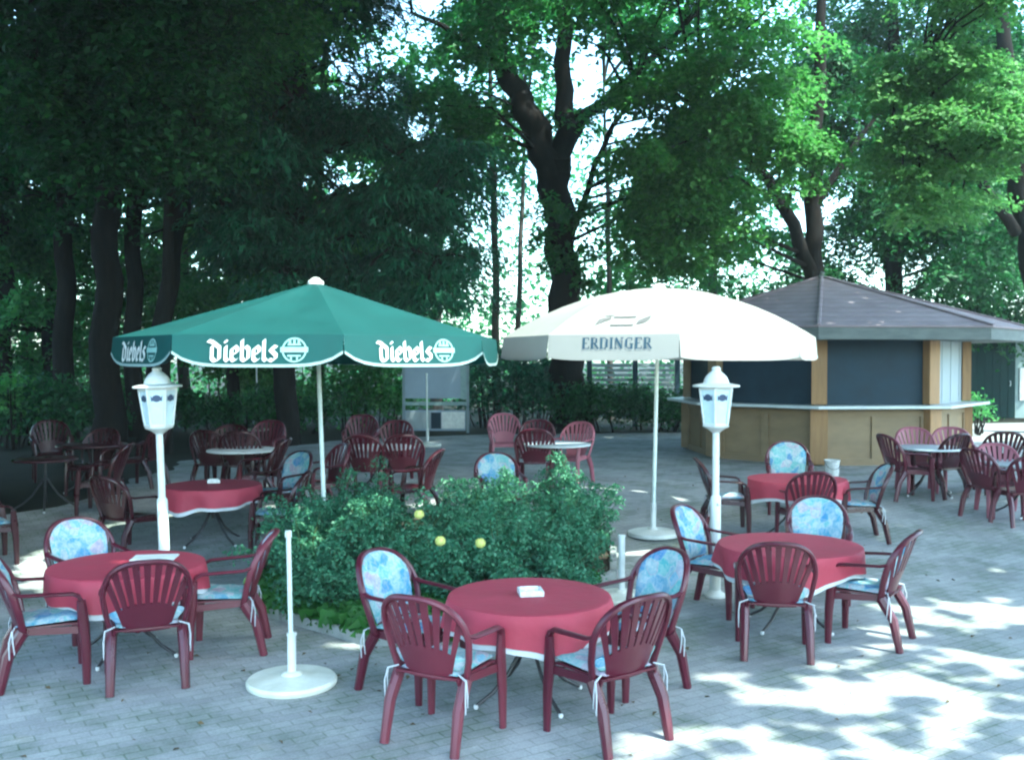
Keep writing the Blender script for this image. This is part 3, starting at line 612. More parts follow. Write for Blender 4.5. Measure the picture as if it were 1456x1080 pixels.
# ------------------------------------------------------------------ lanterns
def lantern(X, Y, label, lean=0.0, s=1.0):
    t = thing('lantern', label, 'lantern', (X, Y, gz(Y)), group='white lantern posts'); t.rotation_euler = (0, lean, .25); t.scale = (s, s, s)
    p = MB(); p.lathe([(.11, .002), (.11, .02), (.06, .05), (.052, .07)], 20); p.build('base', M['white'], t)
    p = MB(); p.lathe([(.052, .06), (.050, .95), (.046, .97), (.034, .985)], 16, capb=False, capt=False); p.lathe([(.034, .97), (.033, 1.60)], 16); p.tube([(0, -.03, .90), (0, -.085, .90)], .014, 8); p.build('pole', M['white'], t)
    p = MB(); p.lathe([(.033, 1.585), (.05, 1.6), (.085, 1.625), (.125, 1.645), (.13, 1.655)], 18); p.build('bowl', M['white'], t)
    zb, zt, rb_, rt = 1.655, 2.03, .122, .168
    fr = MB(); fr.lathe([(rb_ + .006, zb), (rb_ + .01, zb + .012), (rb_ + .006, zb + .026)], 6); fr.lathe([(rt + .002, zt - .026), (rt + .008, zt - .012), (rt + .004, zt)], 6)
    for k in range(6):
        a = k * PI / 3; d = Vector((math.cos(a), math.sin(a), 0)); fr.tube([d * (rb_ + .002) + Vector((0, 0, zb + .01)), d * (rt + .002) + Vector((0, 0, zt - .01))], .011, 6)
    fr.build('frame', M['white'], t)
    for k in range(6):
        a0, a1 = k * PI / 3, (k + 1) * PI / 3; A, B = Vector((math.cos(a0), math.sin(a0), 0)), Vector((math.cos(a1), math.sin(a1), 0)); n = (A + B).normalized()
        def q(u, v, off=0.0): r = rb_ + (rt - rb_) * v; return A.lerp(B, u) * (r - .004) + Vector((0, 0, zb + .02 + (zt - zb - .04) * v)) + n * off
        m = MB(); m.add([q(.05, 0), q(.95, 0), q(.95, 1), q(.05, 1)], [(0, 1, 2, 3)]); pn = m.build('pane', M['glass'], t, solid=.004)
        m = MB(); N = 14; ring = [q(.5 + .26 * math.cos(2 * PI * i / N), .76 + .10 * math.sin(2 * PI * i / N), .005) for i in range(N)]; m.add(ring, [tuple(range(N))])
        for sx in (-1, 1): m.add([q(.5 + sx * .26, .79, .0065), q(.5 + sx * .34, .85, .0065), q(.5 + sx * .32, .68, .0065), q(.5 + sx * .2, .7, .0065)], [(0, 1, 2, 3)])
        m.build('emblem', M['badge'], pn, smooth=False)
    r = MB(); r.lathe([(.17, zt - .004), (.222, zt - .002), (.228, zt + .008), (.222, zt + .018), (.125, zt + .036), (.112, zt + .075), (.095, zt + .105), (.07, zt + .13), (.045, zt + .15), (.04, zt + .165), (.045, zt + .178), (.03, zt + .195), (.0, zt + .198)], 30, capt=False); r.build('roof', M['white'], t)
    return t
lantern(-3.30, 9.35, 'white lantern post on the left, in front of the dark trees', math.radians(-1.8)); lantern(1.97, 9.5, 'white lantern post on the right, in front of the kiosk', 0.0)
g = ground(147, 618); lantern(g.x, g.y, 'small distant grey white lantern among the dark trunks', math.radians(-1), .93)

# ------------------------------------------------------------------ kiosk
KC = Vector((6.37, 20.3, .38)); KR, KE = 2.75, 3.95
K = thing('kiosk', 'eight-sided wooden bar kiosk with shingle roof and closed dark shutters', 'kiosk', KC)
def kv(k, R, z=0): a = math.radians(-108 + 45 * k); return Vector((R * math.cos(a), R * math.sin(a), z))
def wallbox(mb, A, B, u0, u1, z0, z1, off, th, bev=.0):
    d = B - A; n = ((A + B) / 2); n.z = 0; n.normalize(); c = A.lerp(B, (u0 + u1) / 2) + n * (off - th / 2); c.z = (z0 + z1) / 2
    mb.box(c, (d.length * (u1 - u0), th, z1 - z0), math.atan2(d.y, d.x), bev=bev)
EZ0, EZ1, PK = 2.25, 2.47, 3.58
for k in range(8):
    A, B = kv(k, KR), kv(k + 1, KR); L = (B - A).length
    w_ = MB(); wallbox(w_, A, B, .0, 1, .0, 1.0, -.02, .06); wl = w_.build('counter_wall', M['panel'], K, smooth=False)
    f_ = MB(); wallbox(f_, A, B, .03, .97, .88, .98, .012, .03); wallbox(f_, A, B, .03, .97, .0, .12, .012, .03)
    for u0, u1 in ((.03, .10), (.465, .535), (.90, .97)): wallbox(f_, A, B, u0, u1, .123, .877, .010, .028)
    f_.build('frame', M['panel'], wl, smooth=False)
    s_ = MB(); nm = 'shutter' if k in (-1, 0, 7, 6) else 'wall_board'
    wallbox(s_, A, B, .06, .94, 1.06, EZ0 + .12, -.06, .03)
    if k in (0, 7, 6):
        sh = s_.build('shutter', M['shutter'], K, smooth=False)
        r_ = MB()
        for i in range(7): wallbox(r_, A, B, .065, .935, 1.09 + i * .17, 1.095 + i * .17 + .012, -.055, .012)
        r_.build('rail', M['shutter'], sh, smooth=False)
    else:
        sh = s_.build('wall_board', M['greywall'], K, smooth=False); r_ = MB()
        for i in range(4): wallbox(r_, A, B, .1 + .25 * i, .12 + .25 * i, 1.07, EZ0 + .1, -.05, .012)
        r_.build('batten', M['greywall'], sh, smooth=False)
for k in range(8):
    p = kv(k, KR + .01); m = MB(); a = math.atan2(p.y, p.x)
    m.box((p.x, p.y, .53), (.17, .30, 1.0), a, bev=.008); m.box((p.x * .99, p.y * .99, 1.70), (.16, .27, 1.2), a, bev=.008); m.build('post', M['wood'] if k in (1, 2, 0) else M['panel'], K)
c_ = MB(); ks = [-3, -2, -1, 0, 1, 2]
top = [kv(k, KR + .42) for k in ks] ; inn = [kv(k, KR - .30) for k in ks]
for i in range(len(ks) - 1):
    a, b_, c2, d2 = top[i], top[i + 1], inn[i + 1], inn[i]; z0, z1 = 1.035, 1.085
    c_.add([(*a.xy, z0), (*b_.xy, z0), (*c2.xy, z0), (*d2.xy, z0), (*a.xy, z1), (*b_.xy, z1), (*c2.xy, z1), (*d2.xy, z1)], [(0, 1, 2, 3), (4, 5, 6, 7), (0, 1, 5, 4), (2, 3, 7, 6)] + ([(3, 0, 4, 7)] if i == 0 else []) + ([(1, 2, 6, 5)] if i == len(ks) - 2 else []))
c_.build('counter', M['counter'], K, smooth=False)
r_ = MB(); P = []
for q, z in ((1, EZ1 + .012), (.8, EZ1 + .24), (.5, EZ1 + .58), (.2, PK - .20), (.025, PK)): P.append([kv(k, (KE + .04) * q, z) for k in range(9)])
r_.grid(P); rf = r_.build('roof', M['shingle'], K, smooth=False, solid=.03)
h_ = MB()
for k in range(8): h_.tube([kv(k, (KE + .05) * q, z + .015) for q, z in ((1, EZ1 + .012), (.8, EZ1 + .24), (.5, EZ1 + .58), (.2, PK - .20), (.03, PK))], .035, 6, flat=.5)
h_.build('hip_cap', M['shingle'], rf)
h_ = MB(); h_.lathe([(.12, PK - .03), (.10, PK + .03), (.05, PK + .06), (.05, PK + .12), (.0, PK + .14)], 12, capt=False); h_.build('finial', M['fascia'], rf)
f_ = MB(); f_.grid([[kv(k, KE, z) for k in range(9)] for z in (EZ0, EZ1)]); f_.grid([[kv(k, R, EZ0 + .004) for k in range(9)] for R in (KE - .005, .3)]); f_.build('fascia', M['fascia'], K, smooth=False)

# ------------------------------------------------------------------ shed, notice board, fence, bucket
S = thing('garden_shed', 'pale green shed with a tall dark green door behind the kiosk', 'shed', (16.6, 32.0, .38))
m = MB(); m.box((0, 1.2, 1.5), (5.4, 2.4, 3.0)); m.build('wall', M['shedwall'], S, smooth=False)
m = MB(); m.box((0, 1.2, 3.06), (5.8, 2.9, .12)); m.build('roof', M['fascia'], S, smooth=False)
d_ = MB(); d_.box((-1.02, -.03, 1.22), (1.5, .06, 2.44)); dr = d_.build('door', M['sheddoor'], S, smooth=False)
d_ = MB()
for i in range(6): d_.box((-1.65 + .25 * i, -.066, 1.22), (.22, .012, 2.36))
d_.build('door_board', M['sheddoor'], dr, smooth=False); d_ = MB(); d_.tube([(-.45, -.075, 1.05), (-.45, -.12, 1.05), (-.45, -.12, 1.2), (-.45, -.075, 1.2)], .012, 6); d_.build('handle', M['cap'], dr)
d_ = MB(); d_.box((.20, -.02, 1.1), (.62, .05, 1.05)); wn = d_.build('window', M['cap'], S, smooth=False); d_ = MB(); d_.box((.20, -.05, 1.1), (.52, .01, .95)); d_.build('pane', M['paper'], wn, smooth=False)
Bp = ground(619, 615); B = thing('notice_board', 'grey blue notice board on posts with a white sheet at the lower right', 'notice board', Bp)
s = Bp.y / F; zt = 1.92
def bx(px0, px1, py0, py1, y, th, mat, name, par=None):
    m = MB(); x0, x1 = (px0 - 619) * s, (px1 - 619) * s; z0, z1 = (615 - py1) * s, (615 - py0) * s
    m.box(((x0 + x1) / 2, y, (z0 + z1) / 2), (x1 - x0, th, z1 - z0)); return m.build(name, M[mat], par or B, smooth=False)
pn = bx(576, 662, 508, 566, 0, .05, 'board', 'panel'); bx(655, 663.5, 507, 567, -.012, .03, 'trim', 'frame', pn); bx(574, 664, 571, 576, 0, .06, 'trim', 'rail'); bx(576, 662, 583, 612, .01, .05, 'board', 'panel'); bx(628, 661, 585, 609, -.025, .014, 'paper', 'poster'); bx(613, 627, 586, 609, -.022, .012, 'shutter', 'poster'); bx(577, 612, 585, 609, -.022, .012, 'greywall', 'poster')
for px in (574, 665): bx(px - 2, px + 2, 505, 616, .04, .08, 'slat', 'post')
FY = 28.0
Fz = thing('slat_fence', 'blue grey horizontal slat fence behind the white parasol pole', 'fence', (at(922, 560, FY).x, FY, .38))
def fx(px): return at(px, 560, FY).x - Fz.location.x
zt = at(900, 516, FY).z - .38; zb = .3
for (a, b_) in ((842, 898), (908, 958), (968, 1010)):
    m = MB(); n = 11
    for i in range(n): m.box(((fx(a) + fx(b_)) / 2, 0, zb + (zt - zb) * (i + .5) / n), (fx(b_) - fx(a), .03, (zt - zb) / n * .62))
    m.build('slat_panel', M['slat'], Fz, smooth=False)
for px in (838, 903, 963, 1014): m = MB(); m.box((fx(px), .02, (zt + .1) / 2), (.14, .14, zt + .1)); m.build('post', M['shutter'], Fz, smooth=False)
g = ground(1183, 676); m = MB(); t = thing('bucket', 'small white bucket standing on the paving before the kiosk', 'bucket', g)
m.lathe([(.105, .0), (.12, .24), (.13, .245), (.13, .262), (.118, .262), (.10, .02)], 24, capt=True); m.build('pail', M['ceramic'], t); m = MB(); m.tube([(.128 * math.cos(a), -.02 - .09 * math.sin(a), .235 - .12 * math.sin(a)) for a in [i * PI / 10 for i in range(11)]], .004, 6); m.build('handle', M['steel'], t)

# ------------------------------------------------------------------ plants
def clump(c, r, n, L, W, tilt=.55, dome=1.0, D=None):
    """a flattened spray of leaves, denser at its top shell, drooping at the rim"""
    c = np.array(c, float); th = rng.uniform(0, 2 * PI, n); q = np.sqrt(rng.uniform(0, 1, n))
    ln = 1 + .35 * np.sin(3 * th + rng.uniform(0, 6.3)) + .2 * np.sin(5 * th + rng.uniform(0, 6.3))
    x = r[0] * q * ln * np.cos(th); y = r[1] * q * ln * np.sin(th)
    z = r[2] * (dome * (1 - q ** 2) - .45 * q ** 3) + r[2] * rng.normal(0, .28, n)
    P = np.stack([x, y, z], 1) + c
    N = np.stack([np.cos(th) * q * .7, np.sin(th) * q * .7, np.ones(n)], 1) + rng.normal(0, tilt, (n, 3))
    Lr = L * rng.uniform(.65, 1.25, n); d = None
    if D is not None: d = np.stack([np.cos(th), np.sin(th), np.full(n, D)], 1) + rng.normal(0, .35, (n, 3))
    return leaf_geo(P, N, Lr, Lr * W, d)
def seg_near(p, paths):
    best = None
    for pts in paths:
        for q in pts:
            d = (Vector(q) - p).length + max(0, Vector(q).z - p.z) * .8
            if best is None or d < best[0]: best = (d, Vector(q))
    return best[1]
def resample(pts, k=5):
    out = []
    for a, b_ in zip(pts, pts[1:]):
        for i in range(k): out.append(Vector(a).lerp(Vector(b_), i / k))
    return out + [Vector(pts[-1])]
def tree(name, label, limbs, clumps, lm, bark, L, W, group=None, tilt=.55, D=None, branch=True, n_mult=1.0, cat='tree'):
    """limbs: list of (points, radii); the first is the trunk. clumps: (centre, radii, n)"""
    base = Vector(limbs[0][0][0]); t = thing(name, label, cat, base, group=group)
    tr = MB(); paths = []
    for li, (pts, rad) in enumerate(limbs):
        pp = [Vector(p) - base for p in pts]
        # bend the path gently
        q = resample(pp, 4); rr = list(np.interp(np.linspace(0, 1, len(q)), np.linspace(0, 1, len(rad)), rad))
        q = [v + Vector((math.sin(i * 1.7 + li), math.cos(i * 1.3 + li * 2), 0)) * rr[i] * .22 * (0 if i == 0 else 1) for i, v in enumerate(q)]
        if li == 0: rr[0] *= 1.35
        tr.tube(q, rr, 10); paths.append(q)
    geos = []
    for c, r, n in clumps:
        c = Vector(c) - base
        if random.random() < (.75 if branch is True else branch):
            a = seg_near(c, paths); mid = a.lerp(c, .5) + Vector((0, 0, .12 * (c - a).length)); tr.tube([a, mid, c], [min(.07, .012 + .010 * (c - a).length), .03, .008], 5, cap=False)
        geos.append(clump(c, r, max(8, int(n * n_mult)), L, W, tilt, 1.0, D))
    tr.build('trunk', M[bark], t)
    leaf_obj('crown', geos, M[lm], t)
    return t
def region(x0, x1, y0, y1, Y0, Y1, n, rad, flat, dens, shape=None, seed=0, biasfront=1.0):
    """clumps filling a piece of the picture seen from the camera, at real depths"""
    r_ = random.Random(seed); out = []; tries = 0
    while len(out) < n and tries < n * 60:
        tries += 1
        px, py = r_.uniform(x0, x1), r_.uniform(y0, y1)
        if shape and not shape(px, py): continue
        Y = Y0 + (Y1 - Y0) * r_.random() ** biasfront; p = at(px, py, Y); k = r_.uniform(.6, 1.35) * rad
        if p.z < gz(Y) + .3: continue
        out.append((p, (k, k * .9, k * flat), dens * k * k))
    return out
def ell(cx, cy, rx, ry): return lambda x, y: ((x - cx) / rx) ** 2 + ((y - cy) / ry) ** 2 < 1
def not_in(*es): return lambda x, y: not any(((x - a) / c) ** 2 + ((y - b) / d) ** 2 < 1 for a, b, c, d in es)
def both(f, g): return lambda x, y: f(x, y) and g(x, y)
def A3(px, py, Y): return at(px, py, Y)
def basept(px, Y): p = at(px, 560, Y); return Vector((p.x, Y, gz(Y) - .02))
gaps = not_in((590, 20, 40, 34), (575, 75, 40, 26), (742, 245, 20, 62), (852, 235, 26, 60), (838, 350, 20, 70), (1012, 32, 20, 22), (1092, 300, 24, 30), (1110, 385, 30, 22), (735, 340, 16, 40), (640, 330, 22, 18), (10, 50, 14, 30), (38, 270, 18, 30), (215, 375, 14, 22), (540, 90, 22, 22), (470, 120, 12, 14), (165, 35, 10, 14), (700, 130, 22, 40), (795, 110, 18, 40), (860, 90, 24, 30), (905, 190, 30, 26), (960, 60, 16, 18), (1060, 130, 20, 16), (1215, 20, 12, 14), (1180, 330, 18, 30), (1420, 290, 14, 40), (660, 380, 20, 16), (560, 300, 14, 16), (330, 270, 16, 14), (190, 190, 18, 14), (75, 330, 12, 26), (75, 95, 8, 12), (245, 205, 12, 14), (350, 330, 14, 12), (500, 185, 16, 12), (640, 225, 22, 26), (655, 300, 20, 16), (470, 60, 10, 12), (120, 250, 8, 14))
def widen(f, m=8): return lambda x, y: f(x, y) and all(f(x + dx, y + dy) for dx, dy in ((m, 0), (-m, 0), (0, m), (0, -m)))
gaps = widen(gaps)
notlimb = not_in((1092, 265, 30, 60), (1128, 340, 36, 50))
notrunk = not_in((765, 190, 46, 95), (805, 330, 36, 130), (845, 270, 40, 100))
# the big forked tree in the middle
Yc = 26.9
T1 = [([basept(812, Yc), A3(808, 500, Yc), A3(802, 400, Yc), A3(796, 310, Yc), A3(784, 225, Yc)], [.52, .45, .42, .41, .46]),
      ([A3(784, 250, Yc), A3(762, 185, Yc), A3(735, 130, Yc), A3(708, 85, Yc - .5), A3(690, 20, Yc - 1), A3(675, -90, Yc - 1)], [.40, .38, .31, .25, .2, .12]),
      ([A3(792, 250, Yc), A3(806, 180, Yc), A3(800, 110, Yc + .3), A3(803, 20, Yc + .5), A3(800, -120, Yc + 1)], [.38, .28, .23, .2, .12]),
      ([A3(796, 225, Yc), A3(826, 168, Yc), A3(868, 138, Yc), A3(925, 85, Yc), A3(990, 20, Yc)], [.22, .18, .13, .09, .05]),
      ([A3(806, 345, Yc), A3(826, 300, Yc - .2), A3(846, 235, Yc - .3), A3(872, 178, Yc - .4), A3(905, 130, Yc - .5)], [.10, .09, .08, .07, .04]),
      ([A3(708, 88, Yc), A3(672, 66, Yc - .6), A3(632, 38, Yc - 1), A3(585, 18, Yc - 1.5)], [.12, .09, .07, .04])]
C1 = region(560, 1060, -160, 190, 22.5, 29, 62, 1.0, .42, 300, both(gaps, notrunk), 1) + region(880, 1010, 150, 330, 23, 27, 18, 1.0, .42, 300, gaps, 2) + region(620, 710, 110, 220, 24.5, 26, 8, .7, .4, 260, gaps, 3) + region(770, 840, 290, 430, 25.6, 26.2, 10, .42, .7, 420, None, 4)
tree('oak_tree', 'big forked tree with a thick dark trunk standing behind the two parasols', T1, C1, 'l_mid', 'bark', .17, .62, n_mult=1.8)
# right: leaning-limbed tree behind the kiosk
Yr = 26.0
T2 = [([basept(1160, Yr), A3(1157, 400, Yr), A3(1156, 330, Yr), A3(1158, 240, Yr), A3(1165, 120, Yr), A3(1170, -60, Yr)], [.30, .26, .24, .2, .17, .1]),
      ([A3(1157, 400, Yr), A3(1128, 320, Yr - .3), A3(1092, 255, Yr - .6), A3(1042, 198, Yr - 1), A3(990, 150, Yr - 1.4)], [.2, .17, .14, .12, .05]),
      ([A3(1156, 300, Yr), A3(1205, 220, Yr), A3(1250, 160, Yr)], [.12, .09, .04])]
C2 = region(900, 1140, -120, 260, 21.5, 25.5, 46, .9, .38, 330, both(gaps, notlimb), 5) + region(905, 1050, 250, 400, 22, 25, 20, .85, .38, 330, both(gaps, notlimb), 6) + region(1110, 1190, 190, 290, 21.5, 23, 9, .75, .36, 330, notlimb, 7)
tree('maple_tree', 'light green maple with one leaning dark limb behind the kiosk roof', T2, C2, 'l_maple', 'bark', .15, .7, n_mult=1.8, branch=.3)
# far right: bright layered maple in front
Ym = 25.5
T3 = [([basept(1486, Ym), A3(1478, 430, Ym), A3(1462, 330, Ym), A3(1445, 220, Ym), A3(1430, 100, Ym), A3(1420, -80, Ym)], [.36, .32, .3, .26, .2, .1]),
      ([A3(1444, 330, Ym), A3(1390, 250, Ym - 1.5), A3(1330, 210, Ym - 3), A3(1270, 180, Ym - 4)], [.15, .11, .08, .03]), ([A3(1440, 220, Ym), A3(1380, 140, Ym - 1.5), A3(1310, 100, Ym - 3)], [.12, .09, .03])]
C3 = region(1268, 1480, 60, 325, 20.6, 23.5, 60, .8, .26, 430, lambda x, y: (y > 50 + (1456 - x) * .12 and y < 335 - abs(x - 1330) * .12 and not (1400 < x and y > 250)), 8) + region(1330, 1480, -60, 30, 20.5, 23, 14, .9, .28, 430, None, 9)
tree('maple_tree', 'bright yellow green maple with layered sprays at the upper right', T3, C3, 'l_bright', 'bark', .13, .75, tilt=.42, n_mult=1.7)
# dark evergreens behind it
def dark(px, Y, x0, x1, y0, y1, n, label, seed, lm='l_dark', r0=.3, rad=1.2, flat=.5, L=.24, W=.55, dens=300, D=None, top=-220, dy=3.0, shape=gaps, lean=0, name='beech_tree', tilt=.6):
    tr = [([basept(px, Y), A3(px + lean * .3, 430, Y), A3(px + lean * .6, 300, Y), A3(px + lean, 120, Y), A3(px + lean * 1.2, top, Y)], [r0, r0 * .85, r0 * .8, r0 * .6, r0 * .25])]
    for k in range(3):
        sx = (-1) ** k; tr.append(([A3(px + lean * .6, 290 - 60 * k, Y), A3(px + lean + sx * 60, 200 - 70 * k, Y - .8), A3(px + lean + sx * 130, 140 - 80 * k, Y - 1.4)], [r0 * .4, r0 * .3, r0 * .1]))
    return tree(name, label, tr, region(x0, x1, y0, y1, Y - dy, Y + dy * .8, n, rad, flat, dens, shape, seed), lm, 'bark', L * .75, W, D=D, tilt=tilt, n_mult=1.5)
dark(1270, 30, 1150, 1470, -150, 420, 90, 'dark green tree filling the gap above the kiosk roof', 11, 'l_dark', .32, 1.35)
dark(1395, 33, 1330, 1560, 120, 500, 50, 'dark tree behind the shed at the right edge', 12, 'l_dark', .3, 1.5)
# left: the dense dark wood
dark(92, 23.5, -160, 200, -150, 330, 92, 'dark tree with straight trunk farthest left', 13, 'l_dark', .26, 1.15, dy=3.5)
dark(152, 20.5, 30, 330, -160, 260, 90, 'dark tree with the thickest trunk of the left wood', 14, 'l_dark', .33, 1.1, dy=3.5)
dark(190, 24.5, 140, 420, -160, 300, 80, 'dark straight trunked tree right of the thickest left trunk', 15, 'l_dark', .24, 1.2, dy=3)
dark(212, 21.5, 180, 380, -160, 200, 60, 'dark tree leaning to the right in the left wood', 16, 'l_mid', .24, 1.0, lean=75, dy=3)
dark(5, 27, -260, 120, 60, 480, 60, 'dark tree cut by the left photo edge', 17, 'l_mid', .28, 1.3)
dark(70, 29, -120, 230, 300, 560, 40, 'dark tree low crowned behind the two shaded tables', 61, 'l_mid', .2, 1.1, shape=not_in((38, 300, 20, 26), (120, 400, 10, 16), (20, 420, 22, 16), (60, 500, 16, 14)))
dark(330, 28, 200, 520, 280, 520, 40, 'dark tree low crowned behind the green parasol peak', 62, 'l_mid', .2, 1.0, shape=not_in((330, 290, 18, 18), (280, 370, 14, 20), (225, 370, 12, 24), (330, 345, 20, 16), (380, 560, 80, 50)))
tree('beech_tree', 'tree with paler teal sprays hanging high over the left wood', [([basept(232, 20), A3(236, 420, 20), A3(244, 250, 20), A3(250, 60, 20), A3(250, -120, 20)], [.14, .12, .1, .08, .04])], region(185, 440, -20, 75, 17.5, 18.6, 16, .8, .4, 380, None, 63) + region(210, 285, 70, 125, 17.4, 18, 5, .5, .5, 420, None, 64) + region(0, 100, 130, 185, 17.2, 18.4, 6, .7, .4, 380, None, 65), 'l_mid', 'bark', .14, .65, n_mult=1.5)  # paler leaf tone stands in for sunlit clumps over the dark wood
# the drooping yew, left of the middle
Yy = 22.0
T5 = [([basept(405, Yy), A3(408, 480, Yy), A3(415, 350, Yy), A3(425, 180, Yy), A3(430, -60, Yy)], [.27, .24, .22, .18, .08])]
for i in range(5): T5.append(([A3(412, 370 - 34 * i, Yy), A3(412 + (-1) ** i * (90 + 6 * i), 330 - 34 * i, Yy - 1 - .1 * i), A3(412 + (-1) ** i * (210 - 5 * i), 365 - 30 * i, Yy - 1.6)], [.07, .05, .015]))
C5 = region(285, 690, 165, 445, 18.8, 23, 105, .85, .34, 520, lambda x, y: (y < 440 - max(0, 420 - x) * .5) and y < 470 - max(0, x - 560) * .25 and y > 165 + max(0, x - 520) * .45, 18) + region(300, 560, -120, 190, 20, 24, 60, 1.05, .36, 430, gaps, 19)
tree('yew_tree', 'dark teal evergreen with drooping layered sprays above the green parasol', T5, C5, 'l_conif', 'bark', .24, .2, n_mult=1.3, D=-.45, tilt=.4)
# slender stems and lighter trees further back
def thin(px, Y, path, r0, x0, x1, y0, y1, n, label, seed, lm='l_mid', rad=1.1, dens=200):
    tree('birch_tree', label, [([basept(px, Y)] + [A3(a, b_, Y) for a, b_ in path], [r0, r0 * .85, r0 * .7, r0 * .4])], region(x0, x1, y0, y1, Y - 2, Y + 2, n, rad, .45, dens, gaps, seed), lm, 'bark2', .25, .6)
thin(707, 29, [(705, 420), (702, 250), (696, 90)], .13, 600, 760, -60, 330, 20, 'slender tree with a thin straight stem left of the big forked trunk', 21)
thin(735, 33, [(738, 420), (742, 300), (748, 160)], .11, 660, 780, -40, 200, 10, 'very thin dark stemmed tree close to the left of the forked trunk', 22)
thin(868, 31, [(866, 420), (864, 280), (858, 120)], .10, 850, 960, 0, 150, 14, 'thin straight tree right of the forked trunk', 23)
thin(455, 30, [(450, 420), (452, 260), (460, 100)], .18, 380, 600, 60, 440, 40, 'light tree glimpsed behind the drooping evergreen', 24)
thin(262, 31, [(260, 450), (266, 300), (270, 120)], .2, 170, 400, 200, 470, 40, 'lighter tree seen between the dark left trunks', 25, 'l_maple')
thin(40, 32, [(40, 430), (38, 300), (30, 120)], .2, -80, 140, 240, 520, 30, 'lighter sunlit tree beyond the left wood', 26, 'l_maple')
thin(1010, 33, [(1012, 430), (1016, 300), (1020, 100)], .18, 880, 1110, 200, 440, 24, 'pale leafy tree behind the white parasol', 27)
thin(620, 35, [(622, 430), (618, 300), (612, 120)], .2, 520, 720, 260, 470, 24, 'pale tree behind the gap between parasols', 28, 'l_far')

# shrubs and hedges along the back of the patio
def shrub(name, label, x0, x1, y0, Y, n, lm, seed, L=.14, W=.6, rad=.6, dens=420, group=None, dy=.8):
    c = at((x0 + x1) / 2, 560, Y); base = Vector((c.x, Y, gz(Y))); t = thing(name, label, 'shrub' if name != 'hedge' else 'hedge', base, group=group)
    cl = region(x0, x1, y0, 612, Y - dy, Y + dy, n, rad, .6, dens, None, seed); geos = [clump(p - base, r, int(k), L, W, .8) for p, r, k in cl]
    st = MB()
    for p, r, k in cl[:: max(1, len(cl) // 14)]:
        q = p - base; st.tube([(0, 0, -.06), (q.x * .9, q.y * .6, -.06), (q.x * .9, q.y * .6, -.02), (q.x, q.y, q.z * .6), q], [.02, .02, .03, .02, .008], 5, cap=False)
    st.build('stem', M['bark'], t); leaf_obj('foliage', geos, M[lm], t)
shrub('hedge', 'dark clipped hedge behind the white parasol pole', 800, 1030, 568, 26.3, 46, 'l_dark', 31, .12)
shrub('bush', 'dark leafy bush right of the notice board', 668, 800, 520, 27.5, 40, 'l_conif', 32, .14)
shrub('bush', 'sunlit green bush seen below the green parasol', 290, 450, 500, 29, 46, 'l_maple', 33, .15)
shrub('bush', 'low dark bush behind the dark chairs on the left', 150, 480, 572, 25.6, 46, 'l_dark', 34, .13)
shrub('bush', 'dark bush left of the notice board', 440, 575, 520, 28, 36, 'l_mid', 35, .14)
shrub('bush', 'dark undergrowth bush under the left trees', -80, 160, 560, 22, 50, 'l_dark', 36, .14)
shrub('bush', 'bright green bush at the far left edge', -20, 40, 545, 21.0, 10, 'l_maple', 37, .12, rad=.4)
shrub('bush', 'dark bush between kiosk and shed', 1386, 1400, 560, 25.2, 6, 'l_mid', 38, .12, rad=.35)
# far wood: one mass
def farwood():
    n = 40000; a = rng.uniform(-1.05, 1.05, n); Y = rng.uniform(37, 58, n); X = np.tan(a * .9) * Y
    z = .4 + 14 * rng.uniform(0, 1, n) ** 1.35 * (1 + .25 * np.sin(X * .35) + .15 * np.sin(X * .9 + 2))
    g_ = np.sin(X * .55 + 1.3) + np.sin(X * .21 + z * .25) + .6 * np.sin(z * .7 + X * .3); keep = (g_ > -1.0) | (z < 3) | ((X < -4) & (z < 9)); X, Y, z = X[keep], Y[keep], z[keep]
    P = np.stack([X, Y, z], 1); N = rng.normal(0, .7, P.shape) + np.array([0, -.3, .8]); L = rng.uniform(.22, .45, len(P))
    o = leaf_obj('far_wood', [leaf_geo(P, N, L, L * .65)], M['l_far']); tag(o, 'pale far wood closing the view behind all the trees', 'wood', kind='stuff')
farwood()
